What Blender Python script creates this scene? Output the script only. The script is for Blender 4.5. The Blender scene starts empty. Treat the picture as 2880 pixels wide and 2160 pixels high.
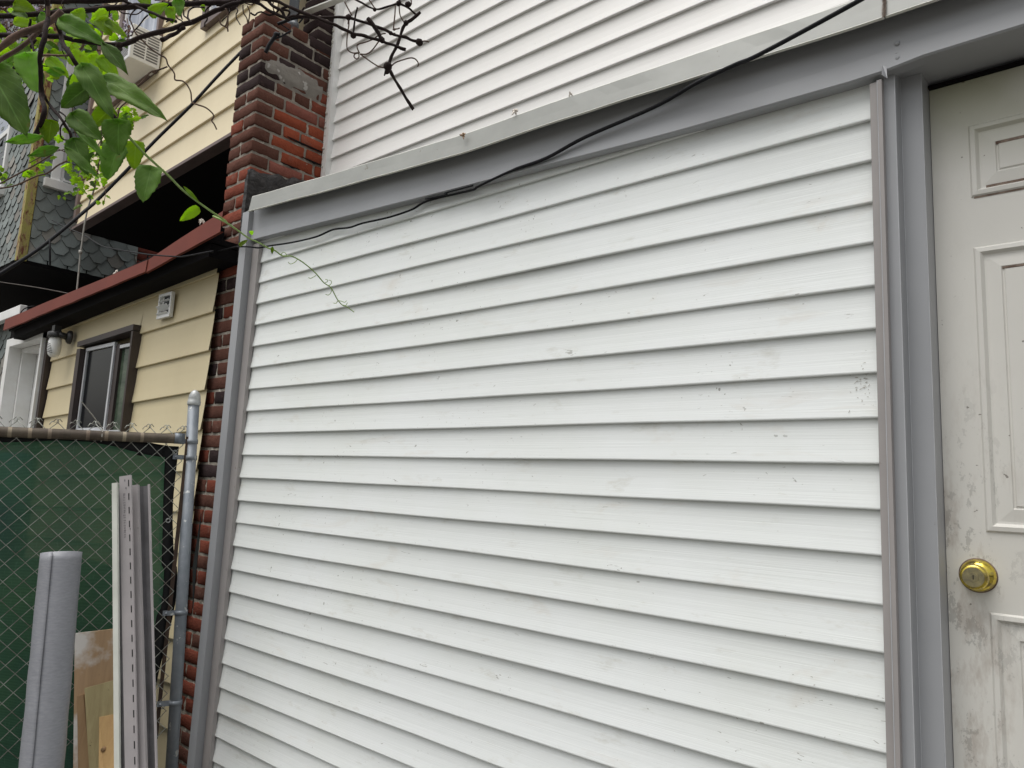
import bpy, math, random
from mathutils import Vector, Matrix, noise
random.seed(7)
sc = bpy.context.scene
# ------------------------------------------------------------------ camera
H = 1.60                       # eye height above the yard; builders use heights measured from eye level
F, YAW, PIT, ROL, DIST = 2060.0, 0.7077, 0.1405, 0.0458, 1.7709
_F = Vector((-math.sin(YAW)*math.cos(PIT), math.cos(YAW)*math.cos(PIT), math.sin(PIT)))
_R = Vector((math.cos(YAW), math.sin(YAW), 0)); _U = _R.cross(_F)
_c, _s = math.cos(ROL), math.sin(ROL)
CR = _c*_R + _s*_U; CU = -_s*_R + _c*_U; CF = _F
cam_d = bpy.data.cameras.new('camera'); cam = bpy.data.objects.new('camera', cam_d)
sc.collection.objects.link(cam); sc.camera = cam
cam_d.sensor_fit = 'HORIZONTAL'; cam_d.sensor_width = 36.0; cam_d.lens = 36.0*F/2880.0
cam_d.clip_start = 0.02; cam_d.clip_end = 500
cam.matrix_world = Matrix(((CR.x, CU.x, -CF.x, 0), (CR.y, CU.y, -CF.y, -DIST), (CR.z, CU.z, -CF.z, H), (0, 0, 0, 1)))
# ------------------------------------------------------------------ world, sun, exposure
W = bpy.data.worlds.new('World'); sc.world = W; W.use_nodes = True
nt = W.node_tree; nt.nodes.clear()
sky = nt.nodes.new('ShaderNodeTexSky'); sky.sky_type = 'NISHITA'; sky.sun_disc = False
SUN_EL, SUN_AZ = math.radians(70), math.radians(200)
sky.sun_elevation = SUN_EL; sky.sun_rotation = SUN_AZ
sky.air_density = 2.0; sky.dust_density = 6.0; sky.ozone_density = 1.0
hs = nt.nodes.new('ShaderNodeHueSaturation'); hs.inputs['Saturation'].default_value = 0.22
bg = nt.nodes.new('ShaderNodeBackground'); bg.inputs['Strength'].default_value = 0.13
wo = nt.nodes.new('ShaderNodeOutputWorld')
nt.links.new(sky.outputs[0], hs.inputs['Color']); nt.links.new(hs.outputs[0], bg.inputs['Color']); nt.links.new(bg.outputs[0], wo.inputs['Surface'])
sd = bpy.data.lights.new('sun', 'SUN'); sd.energy = 1.5; sd.angle = math.radians(50); sd.color = (1.0, 0.995, 0.98)
so = bpy.data.objects.new('sun', sd); sc.collection.objects.link(so)
sdir = Vector((math.sin(SUN_AZ)*math.cos(SUN_EL), math.cos(SUN_AZ)*math.cos(SUN_EL), math.sin(SUN_EL)))
so.rotation_euler = sdir.to_track_quat('Z', 'Y').to_euler(); so.location = (3, -6, 8)
vs = sc.view_settings; vs.view_transform = 'Standard'; vs.look = 'None'; vs.gamma = 1.0; vs.exposure = 0.15
sc.render.resolution_x = 1024; sc.render.resolution_y = 768

# ------------------------------------------------------------------ helpers
CAM = Vector((0, -DIST, 0))
def ray(x, y): return ((x-1440)/F)*CR - ((y-1080)/F)*CU + CF
def dep(x, y, d): return CAM + ray(x, y)*d            # point a real distance d in front of the viewer
def onY(x, y, Y): r = ray(x, y); return CAM + r*((Y+DIST)/r.y)
def onX(x, y, X): r = ray(x, y); return CAM + r*(X/r.x)
def onZ(x, y, Z): r = ray(x, y); return CAM + r*(Z/r.z)
def r1(a, b): return (a/2.963, b/2.963)
def r3(a, b): return (a/2.86, 480+b/2.86)
def r4(a, b): return (a/2.766, 1000+b/2.766)
def r5(a, b): return (a/2.766, 1560+b/2.766)
def uu(a, b): return (640+a/3.687, b/3.687)
def gg(a, b): return (a/3.95, 1100+b/3.95)
UP = Vector((0, 0, 1))
def base_of(o):
    while o.parent: o = o.parent
    return o.location
class MB:
    def __init__(s): s.v = []; s.f = []; s.m = []; s.sm = []; s.col = []; s.uv = {}
    def add(s, verts, faces, mi=0, smooth=False, col=(1, 1, 1), uvs=None):
        o = len(s.v); s.v += [Vector(p) for p in verts]
        for k, f in enumerate(faces):
            s.f.append(tuple(o+i for i in f)); s.m.append(mi); s.sm.append(smooth); s.col.append(col)
            if uvs: s.uv[len(s.f)-1] = [uvs[i] for i in f]
        return s
    def box(s, x0, x1, y0, y1, z0, z1, mi=0, col=(1, 1, 1), sl=0.0, xr=None):
        g = (lambda x: sl*(x-(xr if xr is not None else x0)))
        vs_ = [(x, y, z+g(x)) for x in (x0, x1) for y in (y0, y1) for z in (z0, z1)]
        return s.add(vs_, [(0, 1, 3, 2), (4, 6, 7, 5), (0, 4, 5, 1), (2, 3, 7, 6), (0, 2, 6, 4), (1, 5, 7, 3)], mi, False, col)
    def obox(s, c, ax, ay, az, mi=0, col=(1, 1, 1)):
        c = Vector(c); ax = Vector(ax); ay = Vector(ay); az = Vector(az)
        vs_ = [c+i*ax+j*ay+k*az for i in (-1, 1) for j in (-1, 1) for k in (-1, 1)]
        return s.add(vs_, [(0, 1, 3, 2), (4, 6, 7, 5), (0, 4, 5, 1), (2, 3, 7, 6), (0, 2, 6, 4), (1, 5, 7, 3)], mi, False, col)
    def tube(s, pts, r, n=8, mi=0, caps=True, col=(1, 1, 1)):
        pts = [Vector(p) for p in pts]
        if not isinstance(r, (list, tuple)): r = [r]*len(pts)
        rings = []; prev = None
        for i, p in enumerate(pts):
            t = (pts[min(i+1, len(pts)-1)]-pts[max(i-1, 0)]).normalized()
            if prev is None:
                a = t.cross(UP)
                if a.length < .05: a = t.cross(Vector((1, 0, 0)))
            else: a = prev - t*prev.dot(t)
            a.normalize(); prev = a; b = t.cross(a)
            rings.append([p+r[i]*(math.cos(2*math.pi*k/n)*a+math.sin(2*math.pi*k/n)*b) for k in range(n)])
        vs_ = [v for q in rings for v in q]; fs = []
        for i in range(len(pts)-1):
            for k in range(n): fs.append((i*n+k, i*n+(k+1) % n, (i+1)*n+(k+1) % n, (i+1)*n+k))
        if caps: fs.append(tuple(range(n-1, -1, -1))); fs.append(tuple((len(pts)-1)*n+k for k in range(n)))
        return s.add(vs_, fs, mi, True, col)
    def lathe(s, c, axis, prof, n=24, mi=0):
        axis = Vector(axis).normalized(); a = axis.cross(UP)
        if a.length < .05: a = axis.cross(Vector((1, 0, 0)))
        a.normalize(); b = axis.cross(a); c = Vector(c)
        vs_ = [c+axis*h+r*(math.cos(2*math.pi*k/n)*a+math.sin(2*math.pi*k/n)*b) for (r, h) in prof for k in range(n)]
        fs = [(i*n+k, i*n+(k+1) % n, (i+1)*n+(k+1) % n, (i+1)*n+k) for i in range(len(prof)-1) for k in range(n)]
        fs += [tuple(range(n-1, -1, -1)), tuple((len(prof)-1)*n+k for k in range(n))]
        return s.add(vs_, fs, mi, True)
    def sweep(s, prof, x0, x1, nx=1, mi=0, sl=0.0, wob=0.0, seed=0, smooth=False, close=False, xr=None, cap=False):
        """profile of (y, z) drawn along X"""
        n = len(prof); vs_ = []
        xr = x0 if xr is None else xr
        for i in range(nx+1):
            x = x0+(x1-x0)*i/nx
            dz = sl*(x-xr); w = noise.noise(Vector((x*1.3, seed*3.7, 0)))*wob; w2 = noise.noise(Vector((x*1.1, seed*3.7, 9)))*wob
            for (y, z) in prof: vs_.append((x, y+w2, z+dz+w))
        fs = []; m = n if close else n-1
        for i in range(nx):
            for k in range(m): fs.append((i*n+k, (i+1)*n+k, (i+1)*n+(k+1) % n, i*n+(k+1) % n))
        if cap: fs.append(tuple(range(n))); fs.append(tuple(nx*n+k for k in range(n-1, -1, -1)))
        return s.add(vs_, fs, mi, smooth)
    def vsweep(s, prof, z0, z1, mi=0, close=False, nz=1, wob=0.0, seed=0, cap=False):
        """profile of (x, y) drawn along Z"""
        n = len(prof); vs_ = []
        for i in range(nz+1):
            z = z0+(z1-z0)*i/nz; w = noise.noise(Vector((z*1.5, seed*5.1, 2)))*wob
            for (x, y) in prof: vs_.append((x+w, y+w*.5, z))
        m = n if close else n-1; fs = []
        for i in range(nz):
            for k in range(m): fs.append((i*n+k, i*n+(k+1) % n, (i+1)*n+(k+1) % n, (i+1)*n+k))
        if cap: fs.append(tuple(range(n-1, -1, -1))); fs.append(tuple(nz*n+k for k in range(n)))
        return s.add(vs_, fs, mi)
    def build(s, name, mats, parent=None, origin=None, bevel=0.0, thick=0.0):
        if not isinstance(mats, (list, tuple)): mats = [mats]
        me = bpy.data.meshes.new(name); o = bpy.data.objects.new(name, me); sc.collection.objects.link(o)
        if parent is not None: b = base_of(parent); o.parent = parent
        else:
            if origin is None:
                zs = min(p.z for p in s.v); cx = sum(p.x for p in s.v)/len(s.v); cy = sum(p.y for p in s.v)/len(s.v)
                origin = Vector((cx, cy, zs))
            b = Vector(origin)+Vector((0, 0, H)); o.location = b
        off = Vector((0, 0, H))-b
        me.from_pydata([tuple(p+off) for p in s.v], [], s.f)
        for m in mats: me.materials.append(m)
        for p in me.polygons: p.material_index = s.m[p.index]; p.use_smooth = s.sm[p.index]
        ca = me.color_attributes.new('tint', 'FLOAT_COLOR', 'CORNER')
        for p in me.polygons:
            c = s.col[p.index]
            for li in p.loop_indices: ca.data[li].color = (c[0], c[1], c[2], 1)
        if s.uv:
            ul = me.uv_layers.new(name='UVMap')
            for p in me.polygons:
                if p.index in s.uv:
                    for li, uv in zip(p.loop_indices, s.uv[p.index]): ul.data[li].uv = uv
        me.update()
        if thick:
            md = o.modifiers.new('thick', 'SOLIDIFY'); md.thickness = thick; md.offset = 0
        if bevel:
            md = o.modifiers.new('bevel', 'BEVEL'); md.width = bevel; md.segments = 2; md.limit_method = 'ANGLE'
        return o
def tag(o, label=None, cat=None, group=None, kind=None):
    if label: o['label'] = label
    if cat: o['category'] = cat
    if group: o['group'] = group
    if kind: o['kind'] = kind
    return o
def thing(name, label, cat, loc, group=None):
    o = bpy.data.objects.new(name, None); sc.collection.objects.link(o)
    o.location = Vector(loc)+Vector((0, 0, H)); o.empty_display_size = .1
    return tag(o, label, cat, group)

# ------------------------------------------------------------------ materials
def lin(c):
    return tuple(((v/255)/12.92 if v/255 <= .04045 else ((v/255+.055)/1.055)**2.4) for v in c)
class NM:
    def __init__(s, name, rough=.6, metal=0.0):
        s.m = bpy.data.materials.new(name); s.m.use_nodes = True; s.t = s.m.node_tree
        s.p = s.t.nodes['Principled BSDF']; s.p.inputs['Roughness'].default_value = rough; s.p.inputs['Metallic'].default_value = metal
        tc = s.t.nodes.new('ShaderNodeTexCoord'); s.co = tc.outputs['Object']; s.uvc = tc.outputs['UV']
    def n(s, t): return s.t.nodes.new(t)
    def l(s, a, b): s.t.links.new(a, b)
    def map(s, sc_, src=None, rot=(0, 0, 0)):
        m = s.n('ShaderNodeMapping'); m.inputs['Scale'].default_value = sc_; m.inputs['Rotation'].default_value = rot
        s.l(src or s.co, m.inputs['Vector']); return m.outputs[0]
    def noise(s, scale=5, detail=4, rough=.6, vec=None, dist=0.0, off=None):
        n = s.n('ShaderNodeTexNoise'); n.inputs['Scale'].default_value = scale; n.inputs['Detail'].default_value = detail
        n.inputs['Roughness'].default_value = rough; n.inputs['Distortion'].default_value = dist
        s.l(vec or s.co, n.inputs['Vector']); return n.outputs['Fac']
    def ramp(s, fac, a, b, ca=(0, 0, 0), cb=(1, 1, 1)):
        r = s.n('ShaderNodeValToRGB'); r.color_ramp.elements[0].position = a; r.color_ramp.elements[1].position = b
        r.color_ramp.elements[0].color = (*ca, 1); r.color_ramp.elements[1].color = (*cb, 1); s.l(fac, r.inputs[0]); return r.outputs[0]
    def mix(s, fac, a, b, mode='MIX'):
        x = s.n('ShaderNodeMix'); x.data_type = 'RGBA'; x.blend_type = mode
        for inp, v in ((x.inputs[0], fac), (x.inputs[6], a), (x.inputs[7], b)):
            if isinstance(v, (int, float)): inp.default_value = v
            elif isinstance(v, tuple): inp.default_value = (*v, 1)
            else: s.l(v, inp)
        return x.outputs[2]
    def math(s, op, a, b=0.0):
        x = s.n('ShaderNodeMath'); x.operation = op
        for inp, v in ((x.inputs[0], a), (x.inputs[1], b)):
            if isinstance(v, (int, float)): inp.default_value = v
            else: s.l(v, inp)
        return x.outputs[0]
    def rng(s, v, a, b, c=0.0, d=1.0):
        x = s.n('ShaderNodeMapRange'); x.inputs['From Min'].default_value = a; x.inputs['From Max'].default_value = b
        x.inputs['To Min'].default_value = c; x.inputs['To Max'].default_value = d; s.l(v, x.inputs['Value']); return x.outputs[0]
    def tint(s):
        a = s.n('ShaderNodeAttribute'); a.attribute_name = 'tint'; return a.outputs['Color']
    def col(s, c):
        if isinstance(c, tuple): s.p.inputs['Base Color'].default_value = (*c, 1)
        else: s.l(c, s.p.inputs['Base Color'])
        return s
    def bump(s, h, strength=.3, dist=.002, prev=None):
        b = s.n('ShaderNodeBump'); b.inputs['Strength'].default_value = strength; b.inputs['Distance'].default_value = dist
        s.l(h, b.inputs['Height'])
        if prev is not None: s.l(prev, b.inputs['Normal'])
        s.l(b.outputs[0], s.p.inputs['Normal']); return b.outputs[0]

def vinyl(name, c, dirt=.5):
    k = NM(name, .42); k.p.inputs['Specular IOR Level'].default_value = .35
    g = k.noise(1, 3, .6, k.map((3.5, 60, 330)))
    big = k.ramp(k.noise(1.6, 4, .6), .42, .72)
    cc = k.mix(k.math('MULTIPLY', big, .30*dirt), c, tuple(v*w for v, w in zip(c, (.85, .86, .77))))
    sm = k.ramp(k.noise(1, 4, .65, k.map((3.2, 9, 9)), 1.0), .60, .78); cc = k.mix(k.math('MULTIPLY', sm, .30*dirt), cc, (.60, .52, .42))
    st = k.ramp(k.noise(1, 5, .7, k.map((5, 20, 16))), .60, .74)
    cc = k.mix(k.math('MULTIPLY', st, .42*dirt), cc, (.50, .48, .40))
    sp = k.ramp(k.noise(60, 2, .5, None), .715, .74); mk = k.ramp(k.noise(2.2, 2, .5), .54, .66)
    cc = k.mix(k.math('MULTIPLY', k.math('MULTIPLY', sp, mk), .65*dirt), cc, (.16, .15, .12))
    sc1 = k.ramp(k.noise(1, 2, .5, k.map((26, 60, 90), None, (0, .5, 0)), 1.4), .72, .745)
    cc = k.mix(k.math('MULTIPLY', k.math('MULTIPLY', sc1, k.ramp(k.noise(3.1, 1), .42, .6)), .75*dirt), cc, (.30, .29, .26))
    k.col(cc); b = k.bump(g, .40, .0012); k.bump(k.noise(2.4, 2), .25, .01, b)
    return k.m
def simple(name, c1, c2=None, ns=4, rough=.55, metal=0, bs=40, bst=.12, bd=.002, lo=.35, hi=.65, stretch=(1, 1, 1), spots=None, spot_s=30, spot_t=.68):
    k = NM(name, rough, metal)
    c2 = c2 or tuple(v*.85 for v in c1)
    cc = k.mix(k.ramp(k.noise(ns, 5, .65, k.map(stretch)), lo, hi), c1, c2)
    if spots: cc = k.mix(k.ramp(k.noise(spot_s, 4, .6), spot_t, spot_t+.03), cc, spots)
    k.col(cc)
    if bst: k.bump(k.noise(bs, 4, .6, k.map(stretch)), bst, bd)
    if rough > .58: k.p.inputs['Specular IOR Level'].default_value = .2
    return k.m
M = {}
M['vinyl'] = vinyl('white_vinyl', (.80, .825, .82), 1.0)
M['vinyl_up'] = vinyl('white_vinyl_upper', (.83, .815, .79), .25)
GR = (.375, .383, .40)
M['grey'] = simple('grey_coil_metal', GR, (.335, .343, .36), 1.5, .38, 0, 9, .10, .004, spots=(.2, .2, .2), spot_s=45, spot_t=.74)
M['mauve'] = simple('mauve_grey_vinyl', (.36, .335, .325), (.31, .29, .285), 3, .45, 0, 30, .06, spots=(.2, .18, .17), spot_s=40, spot_t=.7)
M['drip'] = simple('dull_white_metal', (.37, .375, .35), (.30, .305, .285), 2.2, .42, 0, 6, .2, .006, stretch=(1, 1, 1), spots=(.22, .21, .17), spot_s=26, spot_t=.69)
M['drip_lip'] = simple('bright_metal_lip', (.70, .70, .64), (.6, .6, .54), 8, .4)
M['trimwhite'] = simple('white_trim', (.86, .86, .85), (.76, .75, .72), 5, .45)
M['caulk'] = simple('crumbling_caulk', (.70, .67, .60), (.45, .42, .37), 22, .9, 0, 60, .6, .006)
M['yellow'] = simple('yellow_aluminium_siding', (.70, .60, .385), (.62, .525, .33), .9, .5, 0, 5, .08, .004, lo=.3, hi=.75, stretch=(1.6, 1, .8), spots=(.38, .32, .2), spot_s=38, spot_t=.74)
M['yellow_up'] = simple('upper_yellow_siding', (.86, .75, .52), (.80, .69, .47), 1.2, .5, 0, 5, .08, .004, lo=.3, hi=.75, stretch=(3, 1, .6))
M['brown'] = simple('dark_brown_metal', (.055, .038, .034), (.04, .03, .028), 4, .45)
M['brown_trim'] = simple('brown_trim_paint', (.20, .145, .135), (.15, .11, .10), 4, .5)
M['redfascia'] = simple('rust_red_metal', (.20, .052, .036), (.165, .044, .032), 2.5, .6, 0, 10, .12, .003)
M['black'] = simple('black_rubber', (.007, .007, .009), (.011, .011, .014), 10, .62)
M['deep_shade'] = simple('deep_shade_tone', (.006, .0045, .005), (.0035, .003, .0035), 3, .95)  # near-black; shade of overhangs, gaps and open joints put into the colour
M['tar'] = simple('black_roof_tar', (.030, .025, .024), (.015, .013, .013), 14, .55, 0, 22, .9, .02)
M['galv'] = simple('galvanised_steel', (.235, .255, .28), (.16, .18, .205), 9, .5, .3, 60, .15, .001, spots=(.50, .51, .50), spot_s=24, spot_t=.62)
M['galv_light'] = simple('weathered_zinc', (.48, .49, .48), (.34, .35, .35), 20, .45, .4)
M['wire'] = simple('galvanised_wire', (.42, .44, .40), (.14, .12, .10), 14, .5, .3, 50, .1, .001)
M['rustwire'] = simple('rusty_wire', (.085, .055, .04), (.05, .036, .03), 18, .7, .2)
M['pipe'] = simple('grey_rolled_sheet', (.285, .29, .315), (.235, .24, .265), 3, .5, 0, 1, .35, .004, stretch=(14, 14, 60), spots=(.17, .17, .19), spot_s=22, spot_t=.71)
M['strip_grey'] = simple('mauve_vinyl_strip', (.43, .395, .40), (.37, .345, .35), 5, .5, spots=(.2, .18, .17), spot_s=34, spot_t=.72)
M['strip_white'] = simple('cream_vinyl_strip', (.74, .745, .69), (.62, .63, .57), 5, .45)
M['strip_dark'] = simple('grey_channel_inside', (.20, .195, .205), (.13, .125, .13), 8, .55)
M['ink'] = simple('black_ink', (.02, .02, .02), (.03, .03, .03), 30, .6)
M['whiteplastic'] = simple('white_plastic', (.86, .86, .85), (.80, .80, .78), 6, .4)
M['scuff'] = simple('dark_scuff', (.46, .43, .37), (.26, .23, .19), 90, .8)
M['doorwhite'] = None
M['glassdark'] = simple('dark_glass', (.008, .009, .011), (.012, .014, .016), 2, .12, 0, 3, .05, .002)
M['glassreflect'] = simple('glass_reflection_tint', (.03, .05, .035), (.10, .13, .09), 4, .10, 0, 3, .05, .002, stretch=(1, 1, 3))  # green reflection put into the pane's base colour
M['curtain'] = simple('pale_curtain', (.55, .58, .64), (.30, .33, .40), 1, .6, 0, 1, .6, .02, stretch=(22, 22, 1))
M['alum'] = simple('aluminium_frame', (.72, .73, .75), (.62, .63, .65), 8, .4, .3)
M['mortar'] = simple('lime_mortar', (.36, .32, .27), (.22, .195, .165), 16, .95, 0, 45, .8, .01, spots=(.5, .46, .4), spot_s=20, spot_t=.6)
M['cement'] = simple('grey_cement_smear', (.27, .25, .22), (.20, .18, .16), 9, .9, 0, 14, .7, .015, spots=(.42, .40, .37), spot_s=9, spot_t=.60)
M['roof'] = simple('roof_membrane', (.12, .12, .12), (.08, .08, .08), 3, .9)
M['ground'] = simple('yard_concrete', (.15, .145, .13), (.10, .095, .085), 2, .9, 0, 40, .3, .004)
M['rope'] = simple('pale_rope', (.50, .48, .44), (.36, .34, .31), 30, .8)
M['twine'] = simple('grey_twine', (.18, .16, .15), (.12, .11, .1), 30, .8)
M['cardb'] = simple('dried_blossom_petals', (.50, .36, .25), (.30, .19, .12), 40, .8)
M['cardw'] = simple('pale_blossom_petals', (.72, .68, .62), (.55, .48, .42), 40, .8)
M['mount'] = simple('black_lamp_metal', (.03, .028, .028), (.02, .02, .02), 10, .4)
M['slate_dk'] = simple('black_strip_tone', (.012, .014, .014), (.02, .022, .022), 6, .9)
for g_ in ('glassdark', 'glassreflect'): M[g_].node_tree.nodes['Principled BSDF'].inputs['Specular IOR Level'].default_value = .25
def brickm():
    k = NM('old_brick', .88); t = k.tint()
    v = k.ramp(k.noise(28, 5, .7), .3, .75)
    cc = k.mix(k.math('MULTIPLY', v, .45), t, k.mix(1.0, t, (.45, .40, .40), 'MULTIPLY'))
    ash = k.ramp(k.noise(11, 4, .65), .60, .72)
    cc = k.mix(k.math('MULTIPLY', ash, .35), cc, (.22, .15, .12))
    k.col(cc); k.p.inputs['Specular IOR Level'].default_value = .08; k.p.inputs['Roughness'].default_value = 1.0; k.bump(k.noise(70, 5, .7), .8, .008); return k.m
M['brick'] = brickm()
def shingle_m():
    k = NM('hex_asphalt_shingles', .95); t = k.tint()
    gr = k.ramp(k.noise(240, 2, .6), .3, .7); st = k.ramp(k.noise(3.5, 4, .6), .45, .7)
    cc = k.mix(k.math('MULTIPLY', gr, .45), t, k.mix(1.0, t, (1.7, 1.7, 1.65), 'MULTIPLY'))
    cc = k.mix(k.math('MULTIPLY', st, .35), cc, (.16, .165, .15))
    k.col(cc); k.bump(gr, .4, .002); return k.m
M['shingle'] = shingle_m()
def cornerboard_m():
    k = NM('peeling_rust_paint', .85)
    v = k.map((6, 6, 2.2)); a = k.ramp(k.noise(3, 6, .7, v), .42, .5); b = k.ramp(k.noise(5, 5, .7, v), .52, .60)
    cc = k.mix(a, (.36, .25, .13), (.38, .34, .10)); cc = k.mix(b, cc, (.17, .055, .035))
    cc = k.mix(k.ramp(k.noise(40, 4, .6, v), .62, .68), cc, (.06, .045, .04)); k.col(cc); k.bump(k.noise(30, 5, .7, v), .6, .006); return k.m
M['cornerboard'] = cornerboard_m()
def rail_m():
    k = NM('stained_rail', .7)
    v = k.ramp(k.noise(9, 5, .65), .35, .65)
    cc = k.mix(v, (.062, .042, .030), (.13, .105, .075))
    t = k.tint(); k.col(k.mix(1.0, cc, t, 'MULTIPLY')); k.bump(k.noise(60, 4), .3, .002); return k.m
M['rail'] = rail_m()
def screen_m():
    k = NM('green_knit_screen', .75)
    w = k.n('ShaderNodeTexWave'); w.bands_direction = 'Z'; w.inputs['Scale'].default_value = 55; w.inputs['Distortion'].default_value = .6; w.inputs['Detail'].default_value = 2
    k.l(k.co, w.inputs['Vector'])
    big = k.noise(3.2, 3, .5)
    cc = k.mix(k.ramp(big, .38, .66), (.032, .115, .065), (.055, .15, .070))
    cc = k.mix(k.ramp(w.outputs['Fac'], .1, .9), cc, k.mix(1.0, cc, (.55, .6, .55), 'MULTIPLY'))
    dk = k.ramp(k.noise(2.1, 2, .45, k.map((1, 1, .8))), .50, .62); cc = k.mix(k.math('MULTIPLY', dk, .72), cc, (.010, .034, .032))
    tq = k.ramp(k.noise(1.6, 2, .4, k.map((1.4, 1.4, .5), None, (0, 0, 1))), .56, .66); cc = k.mix(k.math('MULTIPLY', tq, .45), cc, (.05, .14, .14))
    fray = k.ramp(k.noise(1, 4, .7, k.map((160, 160, 30))), .58, .72)
    cc = k.mix(k.math('MULTIPLY', fray, .22), cc, (.16, .30, .22))
    k.col(cc); k.bump(w.outputs['Fac'], .5, .002)
    tr = k.n('ShaderNodeBsdfTransparent'); mx = k.n('ShaderNodeMixShader')
    k.l(k.math('MULTIPLY', k.ramp(w.outputs['Fac'], .2, .9), .055), mx.inputs[0]); k.l(k.p.outputs[0], mx.inputs[1]); k.l(tr.outputs[0], mx.inputs[2])
    k.l(mx.outputs[0], k.t.nodes['Material Output'].inputs['Surface']); return k.m
M['screen'] = screen_m()
M['screen_hem'] = simple('black_hem_tape', (.010, .010, .011), (.016, .016, .017), 10, .7)
def door_m():
    k = NM('dirty_white_door_paint', .5)
    base = k.mix(k.ramp(k.noise(2.3, 3), .35, .7), (.68, .665, .62), (.63, .615, .57))
    low = k.n('ShaderNodeSeparateXYZ'); k.l(k.co, low.inputs[0])
    mask = k.rng(low.outputs['Z'], 1.55, 1.95, 1.0, .06)     # hand grime and wear sit below about shoulder height
    edge = k.rng(low.outputs['X'], 1.52, 1.62, 1.0, .28)
    fl = k.ramp(k.noise(17, 6, .75, k.map((1.5, 1, .8))), .55, .575)
    wear = k.math('MULTIPLY', k.math('MULTIPLY', fl, mask), edge)
    cc = k.mix(k.math('MULTIPLY', wear, .8), base, (.43, .42, .39))
    gr = k.math('MULTIPLY', k.math('MULTIPLY', k.ramp(k.noise(22, 5, .7, k.map((1, 1, .35))), .50, .66), mask), edge)
    cc = k.mix(k.math('MULTIPLY', gr, .42), cc, (.27, .20, .15))
    top = k.rng(low.outputs['Z'], 2.36, 2.60); gn = k.math('MULTIPLY', top, k.ramp(k.noise(3.5, 3), .25, .6))
    cc = k.mix(k.math('MULTIPLY', gn, .75), cc, (.30, .31, .17))          # patchy olive tint, stronger towards the top of the door
    sp = k.ramp(k.noise(55, 2, .5), .74, .76); cc = k.mix(k.math('MULTIPLY', sp, .7), cc, (.10, .08, .06))
    k.col(cc); k.bump(k.math('SUBTRACT', 1.0, wear), .25, .001); return k.m
M['doorwhite'] = door_m()
def rustline_m():
    k = NM('brown_grime_line', .9); k.col(k.mix(k.ramp(k.noise(30, 4), .4, .6), (.13, .085, .065), (.26, .2, .16))); return k.m
M['grime'] = rustline_m()
def brass_m():
    k = NM('worn_brass', .22, 1.0)
    cc = k.mix(k.ramp(k.noise(50, 4, .6), .5, .62), (.72, .56, .10), (.42, .33, .12)); k.col(cc)
    k.l(k.ramp(k.noise(35, 4), .4, .7, (.12, .12, .12), (.4, .4, .4)), k.p.inputs['Roughness']); return k.m
M['brass'] = brass_m()
M['brass_worn'] = simple('scratched_brass_face', (.50, .44, .24), (.28, .25, .17), 60, .35, .9, 120, .5, .001)
def wood_m(name, c1, c2, spots=None):
    k = NM(name, .8)
    w = k.noise(1, 5, .65, k.map((34, 34, 2.2)), .8)
    cc = k.mix(k.ramp(w, .3, .7), c1, c2)
    if spots: cc = k.mix(k.ramp(k.noise(3.5, 5, .6), spots[0], spots[1]), cc, spots[2])
    cc = k.mix(k.ramp(k.noise(36, 3), .72, .75), cc, tuple(v*.25 for v in c1))
    k.col(cc); k.bump(w, .35, .002); return k.m
M['wood_white'] = wood_m('paint_worn_plywood', (.46, .31, .18), (.36, .235, .135), (.50, .60, (.66, .63, .60)))
M['wood_green'] = wood_m('algae_stained_pine', (.46, .39, .21), (.35, .28, .14))
M['wood_fresh'] = wood_m('fresh_pine', (.55, .36, .16), (.45, .28, .12))
M['wood_brown'] = wood_m('brown_plank', (.38, .25, .13), (.28, .17, .09))
def bark_m(name, c1, c2):
    return simple(name, c1, c2, 20, .9, 0, 70, .7, .004)
M['bark'] = bark_m('dark_vine_bark', (.030, .019, .017), (.016, .010, .010))
M['bark_lt'] = bark_m('pale_vine_bark', (.17, .11, .085), (.08, .055, .045))
M['shoot'] = simple('green_shoot', (.27, .40, .09), (.18, .28, .07), 12, .5)
M['tendril'] = simple('dry_tendril', (.13, .085, .06), (.08, .05, .04), 12, .8)
def leaf_m(name, c1, c2, tl, tf):
    k = NM(name, .62); k.p.inputs['Specular IOR Level'].default_value = .25
    sp = k.n('ShaderNodeSeparateXYZ'); k.l(k.uvc, sp.inputs[0])
    rib = k.math('ABSOLUTE', k.math('SUBTRACT', sp.outputs['Y'], .5))
    vn = k.math('SINE', k.math('MULTIPLY', k.math('SUBTRACT', sp.outputs['X'], k.math('MULTIPLY', rib, .9)), 40.0))
    bite = k.ramp(k.noise(38, 2, .5), .70, .74)
    vein = k.math('MAXIMUM', k.ramp(rib, .012, .03, (1, 1, 1), (0, 0, 0)), k.math('MULTIPLY', k.ramp(vn, .93, 1.0), .55))
    cc = k.mix(k.ramp(k.noise(14, 4), .35, .65), c1, c2); cc = k.mix(1.0, cc, k.tint(), 'MULTIPLY')
    cc = k.mix(k.math('MULTIPLY', vein, .5), cc, (.26, .38, .15)); cc = k.mix(k.math('MULTIPLY', bite, .6), cc, (.20, .17, .05)); cc = k.mix(k.math('MULTIPLY', k.ramp(k.noise(5, 3), .5, .7), .35), cc, (.22, .26, .06))
    k.col(cc); k.bump(k.math('SUBTRACT', 1.0, vein), .35, .0015)
    tn = k.n('ShaderNodeBsdfTranslucent'); k.l(k.mix(1.0, cc, tl, 'MULTIPLY'), tn.inputs[0])
    mx = k.n('ShaderNodeMixShader'); mx.inputs[0].default_value = tf
    k.l(k.p.outputs[0], mx.inputs[1]); k.l(tn.outputs[0], mx.inputs[2]); k.l(mx.outputs[0], k.t.nodes['Material Output'].inputs['Surface'])
    return k.m
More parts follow.
